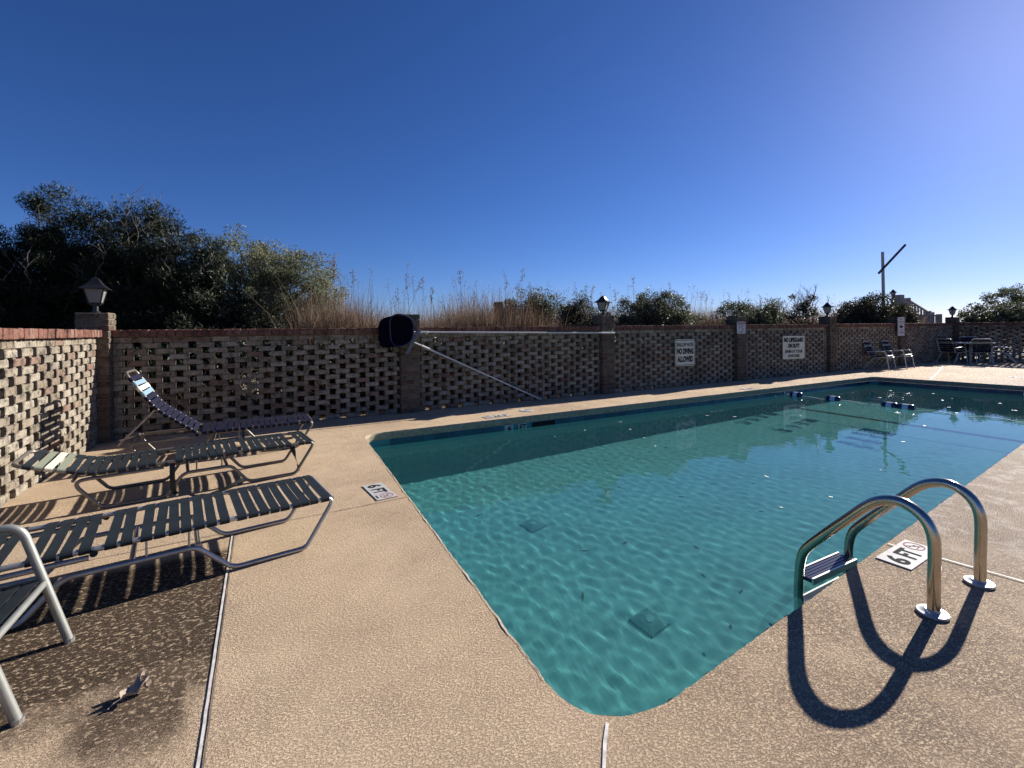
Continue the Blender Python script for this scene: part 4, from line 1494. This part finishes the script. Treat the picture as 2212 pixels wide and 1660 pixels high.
def tree(name, label, cat, base, lobes, mat, nclump, per, crad, leaf, aspect, trunk_h, trunk_r, up=0., outward=0., twigs=0, twig_len=.4, group=None, flat=.8, shell=.55, stems=1, seed=0):
    """lobes: (dx, dy, z, rx, ry, rz) ellipsoids that carry the crown"""
    rr = random.Random(seed)
    t = thing(name, label, cat, base, 0, group)
    cs = []
    tot = sum(l[3]*l[4]*l[5] for l in lobes)
    for (lx, ly, lz, ax, ay, az) in lobes:
        k = max(3, int(nclump*ax*ay*az/tot))
        for i in range(k):
            d = Vector((rr.gauss(0, 1), rr.gauss(0, 1), rr.gauss(0, 1))).normalized()
            q = shell+(1-shell)*rr.random()**.6
            if rr.random() < .18: q = rr.random()*shell
            q *= 1+.16*noise.noise(Vector((d.x*2.2+seed, d.y*2.2, d.z*2.2)))
            p = Vector((lx+d.x*ax*q, ly+d.y*ay*q, lz+d.z*az*q))
            if p.z < .1: p.z = .1+rr.random()*.2
            cs.append(p)
    rad = [crad*(.55+.8*rr.random()) for _ in cs]
    Vv, Ff = leaf_cloud([tuple(c) for c in cs], rad, per, leaf, aspect, up, flat, outward)
    obj('crown', np_mesh('crown', Vv, Ff, mat), t)
    mb = MB()
    tops = []
    for s_ in range(stems):
        bx, by = (rr.uniform(-.15, .15), rr.uniform(-.12, .12)) if stems > 1 else (0, 0)
        top = Vector((bx*3+rr.uniform(-.1, .1), by*3, trunk_h))
        limb(mb, Vector((bx, by, -.03)), top, trunk_r, trunk_r*.1, seed+s_)
        tops.append((Vector((bx, by, 0)), top))
    obj('trunk', mb.mesh('trunk', M_bark, True, 50), t)
    mb = MB()
    for i, c in enumerate(cs):
        if i % 3 and len(cs) > 60: continue
        b, tp = rr.choice(tops)
        u = min(.98, max(.15, (c.z*.75)/max(.3, trunk_h)*rr.uniform(.6, .95)))
        limb(mb, b.lerp(tp, u), c, trunk_r*.32, .005, seed+i*1.3, 4, .1)
    obj('branches', mb.mesh('branches', M_bark, True, 50), t)
    if twigs:
        mb = MB()
        hi = sorted(cs, key=lambda c: -c.z)[:max(6, len(cs)//3)]
        for i in range(twigs):
            c = rr.choice(hi)
            d = Vector((rr.gauss(0, .45), rr.gauss(0, .35), 1)).normalized()
            e = c+d*twig_len*rr.uniform(.5, 1.2)
            limb(mb, c, e, .006, .002, seed+i, 4, .12)
            for j in range(3):
                s0 = c.lerp(e, rr.uniform(.35, .9))
                limb(mb, s0, s0+Vector((rr.gauss(0, .5), rr.gauss(0, .4), .7)).normalized()*twig_len*.35, .003, .0012, seed+i+j, 2, .1)
        obj('bare_twigs', mb.mesh('bare_twigs', M_twig), t)
    return t

cg = 'dark cedars behind the side wall'
tree('cedar_tree', 'dark cedar at the far left edge of the picture', 'tree', (-4.2, 9.8, 0), [(0, 0, 1.0, 1.3, 1.0, 1.05), (0, 0, 1.7, 1.1, .9, 1.0), (.05, 0, 2.35, .75, .6, .95)], M_cedar, 420, 330, .23, .07, .17, 2.7, .12, .5, .8, 26, .5, cg, .9, .5, 1, 1)
tree('cedar_tree', 'dark cedar with bare top twigs above the large corner lantern', 'tree', (-3.05, 10.3, 0), [(0, 0, 1.0, 1.2, .9, 1.05), (0, 0, 1.9, 1.0, .8, 1.1), (.1, 0, 2.65, .68, .55, 1.05)], M_cedar, 430, 330, .23, .07, .17, 3.2, .13, .5, .8, 34, .6, cg, .9, .5, 1, 2)
tree('cedar_tree', 'tallest dark cedar with a wispy bare tip right of the lantern', 'tree', (-2.05, 10.2, 0), [(0, 0, 1.0, 1.1, .9, 1.05), (0, 0, 1.9, .95, .8, 1.1), (.15, 0, 2.55, .6, .5, 1.05)], M_cedar, 420, 330, .23, .07, .17, 3.2, .12, .5, .8, 42, .75, cg, .9, .5, 1, 3)
tree('cedar_tree', 'low dark cedar between the tall cedars and the round shrub', 'tree', (-1.2, 9.8, 0), [(0, 0, 1.2, .8, .8, 1.2), (0, 0, 2.2, .6, .5, .95)], M_cedar, 290, 330, .22, .07, .17, 2.4, .1, .5, .8, 14, .4, cg, .9, .5, 1, 4)
tree('wax_myrtle', 'large rounded olive green shrub right of the cedars', 'shrub', (.05, 10.3, 0), [(-.35, 0, 1.6, 1.15, 1.0, 1.5), (-.5, 0, 2.45, .75, .7, .85), (.62, 0, 1.5, 1.0, .9, 1.4), (.15, .1, 2.15, 1.0, .8, .95)], M_myrtle, 460, 190, .22, .05, .36, 2.1, .06, .3, .5, 12, .25, None, .9, .6, 4, 5)
bg_ = 'shrubs growing behind the brick wall'
tree('shrub', 'grey green shrub behind the wall right of the dark post', 'shrub', (5.65, 9.6, 0), [(0, 0, 1.2, .85, .7, 1.05), (.25, 0, 1.75, .5, .5, .55)], M_bush, 192, 168, .2, 0.051, .36, 1.7, .04, .3, .5, 10, .25, bg_, .9, .55, 3, 6)
tree('shrub', 'dark shrub behind the wall left of the second lantern', 'shrub', (7.1, 9.5, 0), [(0, 0, 1.2, .75, .6, 1.0), (-.15, 0, 1.65, .5, .4, .5)], M_ivy, 160, 168, .2, 0.051, .4, 1.6, .04, .3, .5, 8, .2, bg_, .9, .55, 3, 7)
tree('shrub', 'wide rounded shrub behind the wall above the no diving sign', 'shrub', (9.75, 9.6, 0), [(-.6, 0, 1.2, 1.0, .8, 1.1), (.5, 0, 1.2, 1.1, .8, 1.05), (.1, 0, 1.75, .8, .6, .6)], M_bush, 304, 168, .22, 0.053, .4, 1.7, .04, .3, .5, 14, .25, bg_, .9, .55, 4, 8)
tree('shrub', 'dark green shrub behind the wall above the no lifeguard sign', 'shrub', (13.7, 9.4, 0), [(-.5, 0, 1.15, 1.1, .8, 1.0), (.6, 0, 1.2, .9, .7, 1.0)], M_bush, 240, 154, .24, 0.060, .4, 1.6, .04, .3, .5, 8, .3, bg_, .9, .55, 3, 9)
tree('shrub', 'thin twiggy shrub with sparse leaves behind the lantern by the no lifeguard sign', 'shrub', (16.2, 9.4, 0), [(0, 0, 1.2, .9, .7, 1.0), (.2, 0, 1.95, .75, .5, .5)], M_ivy, 80, 80, .24, .075, .4, 1.9, .04, .3, .4, 40, .6, bg_, .9, .4, 4, 10)
tree('shrub', 'dense dark shrub below the slanting spar pole', 'shrub', (20.9, 9.4, 0), [(-1.0, 0, 1.25, 1.2, .8, 1.05), (.5, 0, 1.4, 1.4, .8, 1.1), (1.7, 0, 1.3, .8, .7, 1.0)], M_ivy, 352, 154, .27, 0.072, .45, 1.7, .05, .3, .4, 26, .4, bg_, .9, .5, 4, 11)
tree('shrub', 'broad leafy shrub behind the end wall right of the last lantern', 'shrub', (25.6, 7.6, 0), [(-.3, 0, 1.2, 1.0, .9, .85), (.8, -.6, 1.25, 1.2, .9, .9), (1.6, -1.6, 1.3, 1.2, 1, .9)], M_bush, 272, 140, .28, 0.085, .5, 1.6, .05, .2, .3, 16, .4, bg_, .9, .5, 4, 12)
tree('windswept_tree', 'pale airy windswept tree at the right edge beyond the end wall', 'tree', (32.6, 8.4, 0), [(0, 0, 2.5, 1.3, 1.2, .75), (.9, -1.4, 2.7, 1.4, 1.2, .8)], M_pale, 90, 110, .30, .1, .4, 2.1, .09, .3, .4, 10, .4, None, .7, .45, 5, 13)
tree('windswept_tree', 'second pale tree cut off by the right edge of the picture', 'tree', (33.0, 6.2, 0), [(0, 0, 2.7, 1.3, 1.2, 1.0), (.6, -1.2, 2.6, 1.2, 1.2, .9)], M_pale, 90, 110, .30, .1, .4, 2.1, .09, .3, .4, 10, .4, None, .7, .45, 5, 14)

# dry grass and reeds behind the wall: nobody could count the blades
def blades(n, xr, yr, hfun, w, lean=.25):
    x = rng.uniform(*xr, n); y = rng.uniform(*yr, n)
    h = hfun(x, y)*(.5+.42*rng.random(n)+.32*rng.random(n)**5)
    az = rng.uniform(0, 2*PI, n)
    ln = np.abs(rng.normal(0, lean, n))*h
    dxv, dyv = np.cos(az)*ln, np.sin(az)*ln
    az2 = rng.uniform(0, 2*PI, n)
    sx, sy = np.cos(az2)*w, np.sin(az2)*w
    rows_ = []
    for u, ww in ((0, 1.), (.4, .8), (.75, .5), (1., .08)):
        b = u*u
        cx, cy, cz = x+dxv*b, y+dyv*b, h*u*(1-.12*b)-.02
        rows_.append(np.stack([cx-sx*ww, cy-sy*ww, cz], -1)); rows_.append(np.stack([cx+sx*ww, cy+sy*ww, cz], -1))
    V_ = np.stack(rows_, 1).reshape(-1, 3)
    base = np.arange(n)[:, None]*8
    Fq = np.concatenate([base+np.array([[2*i, 2*i+1, 2*i+3, 2*i+2]]) for i in range(3)], 0)
    return V_, Fq
def merge(parts):
    Vs, Fs, b = [], [], 0
    for v, f in parts:
        Vs.append(v); Fs.append(f+b); b += len(v)
    return np.concatenate(Vs), np.concatenate(Fs)
def hmain(x, y):
    return np.where(x < 5.0, 2.15, 2.1)+.25*np.sin(x*1.7)+.1*np.sin(x*5.1)
parts_ = [blades(34000, (.5, 5.8), (8.6, 11.8), hmain, .0052, .15),
          blades(15000, (.5, 5.8), (8.5, 10.4), lambda x, y: 1.75+0*x, .007, .35),
          blades(20000, (5.6, 13.5), (9.8, 12.8), hmain, .0075, .16),
          blades(26000, (10.5, 26), (9.6, 13), lambda x, y: 2.15+.2*np.sin(x*1.3), .010, .16),
          blades(2500, (23.5, 31), (8.5, 12), lambda x, y: 1.6+0*x, .01, .2)]
Vg, Fg = merge(parts_)
tag(obj('dune_grass', np_mesh('dune_grass', Vg, Fg, M_grass)), 'dry tan dune grass standing thick behind the brick wall', 'grass', kind='stuff')
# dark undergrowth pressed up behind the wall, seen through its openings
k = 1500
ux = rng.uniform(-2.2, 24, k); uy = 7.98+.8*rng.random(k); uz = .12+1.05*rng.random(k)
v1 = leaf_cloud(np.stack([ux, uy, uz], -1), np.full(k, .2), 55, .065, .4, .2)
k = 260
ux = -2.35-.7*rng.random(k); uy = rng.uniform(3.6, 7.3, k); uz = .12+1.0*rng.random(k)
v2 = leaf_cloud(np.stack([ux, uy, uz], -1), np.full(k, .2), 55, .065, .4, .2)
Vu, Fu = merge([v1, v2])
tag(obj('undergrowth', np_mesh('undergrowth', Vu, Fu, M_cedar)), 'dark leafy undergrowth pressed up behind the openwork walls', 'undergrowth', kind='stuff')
bl = blades(3200, (-1.6, 24), (7.85, 8.5), lambda x, y: 1.15+0*x, .006, .55)
tag(obj('dead_stems', np_mesh('dead_stems', bl[0], bl[1], M_grass)), 'dead tan stems tangled in the undergrowth behind the wall', 'stems', kind='stuff')
# seed heads scattered through the grass
n = 420
hx = rng.uniform(.8, 22, n); hy = rng.uniform(9, 12, n); hzv = 1.75+.75*rng.random(n)**1.6+np.where(hx < 5, .15, 0)
parts_ = []
Vs_, Fs_ = leaf_cloud(np.stack([hx, hy, hzv], -1), np.full(n, .075), 10, .035, .4, .8, 2.2)
st_v, st_f = [], []
sx = rng.normal(0, .08, n); sy = rng.normal(0, .08, n)
w = .004
for i in range(n):
    st_v += [(hx[i]-sx[i]*3-w, hy[i]-sy[i]*3, .3), (hx[i]-sx[i]*3+w, hy[i]-sy[i]*3, .3), (hx[i]+w*.4, hy[i], hzv[i]+.1), (hx[i]-w*.4, hy[i], hzv[i]+.1)]
st_f = np.arange(4*n).reshape(-1, 4)
Vs_, Fs_ = merge([(Vs_, Fs_), (np.array(st_v), st_f)])
tag(obj('grass_seed_heads', np_mesh('grass_seed_heads', Vs_, Fs_, M_seed)), 'feathery seed heads standing above the dry dune grass', 'grass', kind='stuff')

# the tall stalks that stand out against the sky, each a plant of its own
def stalk(x, y, h, lx, label, curve=.0):
    t = thing('reed_stalk', label, 'reed', (x, y, 0), 0, 'tall reed stalks against the sky')
    mb = MB()
    pts = []
    for k in range(9):
        u = k/8
        pts.append(Vector((lx*R0.x*u**1.6, lx*R0.y*u**1.6, h*u*(1-.06*abs(curve)*u))))
    mb.tube(pts, [.007*(1-.75*k/8) for k in range(9)], 5)
    obj('stem', mb.mesh('stem', M_seed), t)
    tip = pts[-1]; dr = (pts[-1]-pts[-3]).normalized()
    cs = [tuple(tip-dr*(.04+.055*k)+Vector((random.gauss(0, .02), random.gauss(0, .02), 0))) for k in range(6)]
    v, f = leaf_cloud(cs, [.045]*6, 9, .045, .35, -.2, 1.3)
    obj('seed_head', np_mesh('seed_head', v, f, M_seed), t)
    mb = MB()
    for k in range(2):
        a = pts[3+k]
        e = a+Vector((random.uniform(-.35, .35), random.uniform(-.3, .3), .25))
        mb.tube([a, a.lerp(e, .5)+Vector((0, 0, .08)), e], [.006, .005, .001], 4)
    obj('leaf_blades', mb.mesh('leaf_blades', M_seed), t)
    return t
REEDS = [(1.15, 9.6, 2.9, .05, 'tall straight reed stalk closest to the large rounded shrub'),
         (1.25, 9.7, 2.75, -.08, 'reed stalk by the rounded shrub, crossing behind the straightest one'),
         (1.65, 9.8, 2.6, -.1, 'reed stalk leaning left, halfway from the rounded shrub to the leaf net'),
         (2.2, 9.6, 2.45, .75, 'reed stalk bent far to the right above the leaf net'),
         (2.85, 10, 2.6, -.15, 'reed stalk leaning left just right of the leaf net'),
         (4.0, 10, 2.75, -.03, 'tall straight reed stalk left of the dark wooden post'),
         (3.3, 10.3, 2.35, .1, 'short reed stalk above the start of the level pole'),
         (5.15, 10.2, 2.65, .12, 'reed stalk rising just right of the dark wooden post'),
         (5.2, 10.1, 2.85, .45, 'reed stalk leaning right over the grey green shrub by the post'),
         (5.75, 10.6, 2.5, .05, 'upright reed stalk above the grey green shrub'),
         (6.4, 10.6, 2.6, -.2, 'reed stalk leaning left over the gap before the dark shrub'),
         (7.7, 10.4, 2.55, .35, 'reed stalk leaning right above the second lantern'),
         (8.0, 10.6, 2.6, 0, 'thin upright reed stalk just right of the second lantern'),
         (8.8, 10.4, 2.45, .1, 'short reed stalk at the left side of the wide rounded shrub'),
         (9.6, 10.4, 2.9, .0, 'tallest reed stalk over the wide rounded shrub'),
         (10.6, 11, 2.6, .08, 'reed stalk over the right half of the wide rounded shrub'),
         (11.6, 11, 2.85, .08, 'tall reed stalk in the grass right of the wide rounded shrub'),
         (12.9, 11, 2.6, .3, 'reed stalk leaning right above the pier with the small notice'),
         (13.6, 11, 2.5, -.1, 'reed stalk leaning left above the no lifeguard sign'),
         (15.2, 11, 2.5, 0, 'upright reed stalk at the right end of the dark green shrub'),
         (16.6, 11, 2.55, -.12, 'reed stalk leaning left out of the twiggy shrub'),
         (18.2, 10.8, 2.6, .05, 'reed stalk between the twiggy shrub and the dense dark shrub'),
         (19.3, 10.8, 2.8, -.12, 'reed stalk leaning left at the near end of the dense dark shrub'),
         (20.6, 10.8, 2.6, 0, 'reed stalk left of the slanting spar pole')]
for x, y, h, lx, lab in REEDS:
    stalk(x, y, h, lx, lab)
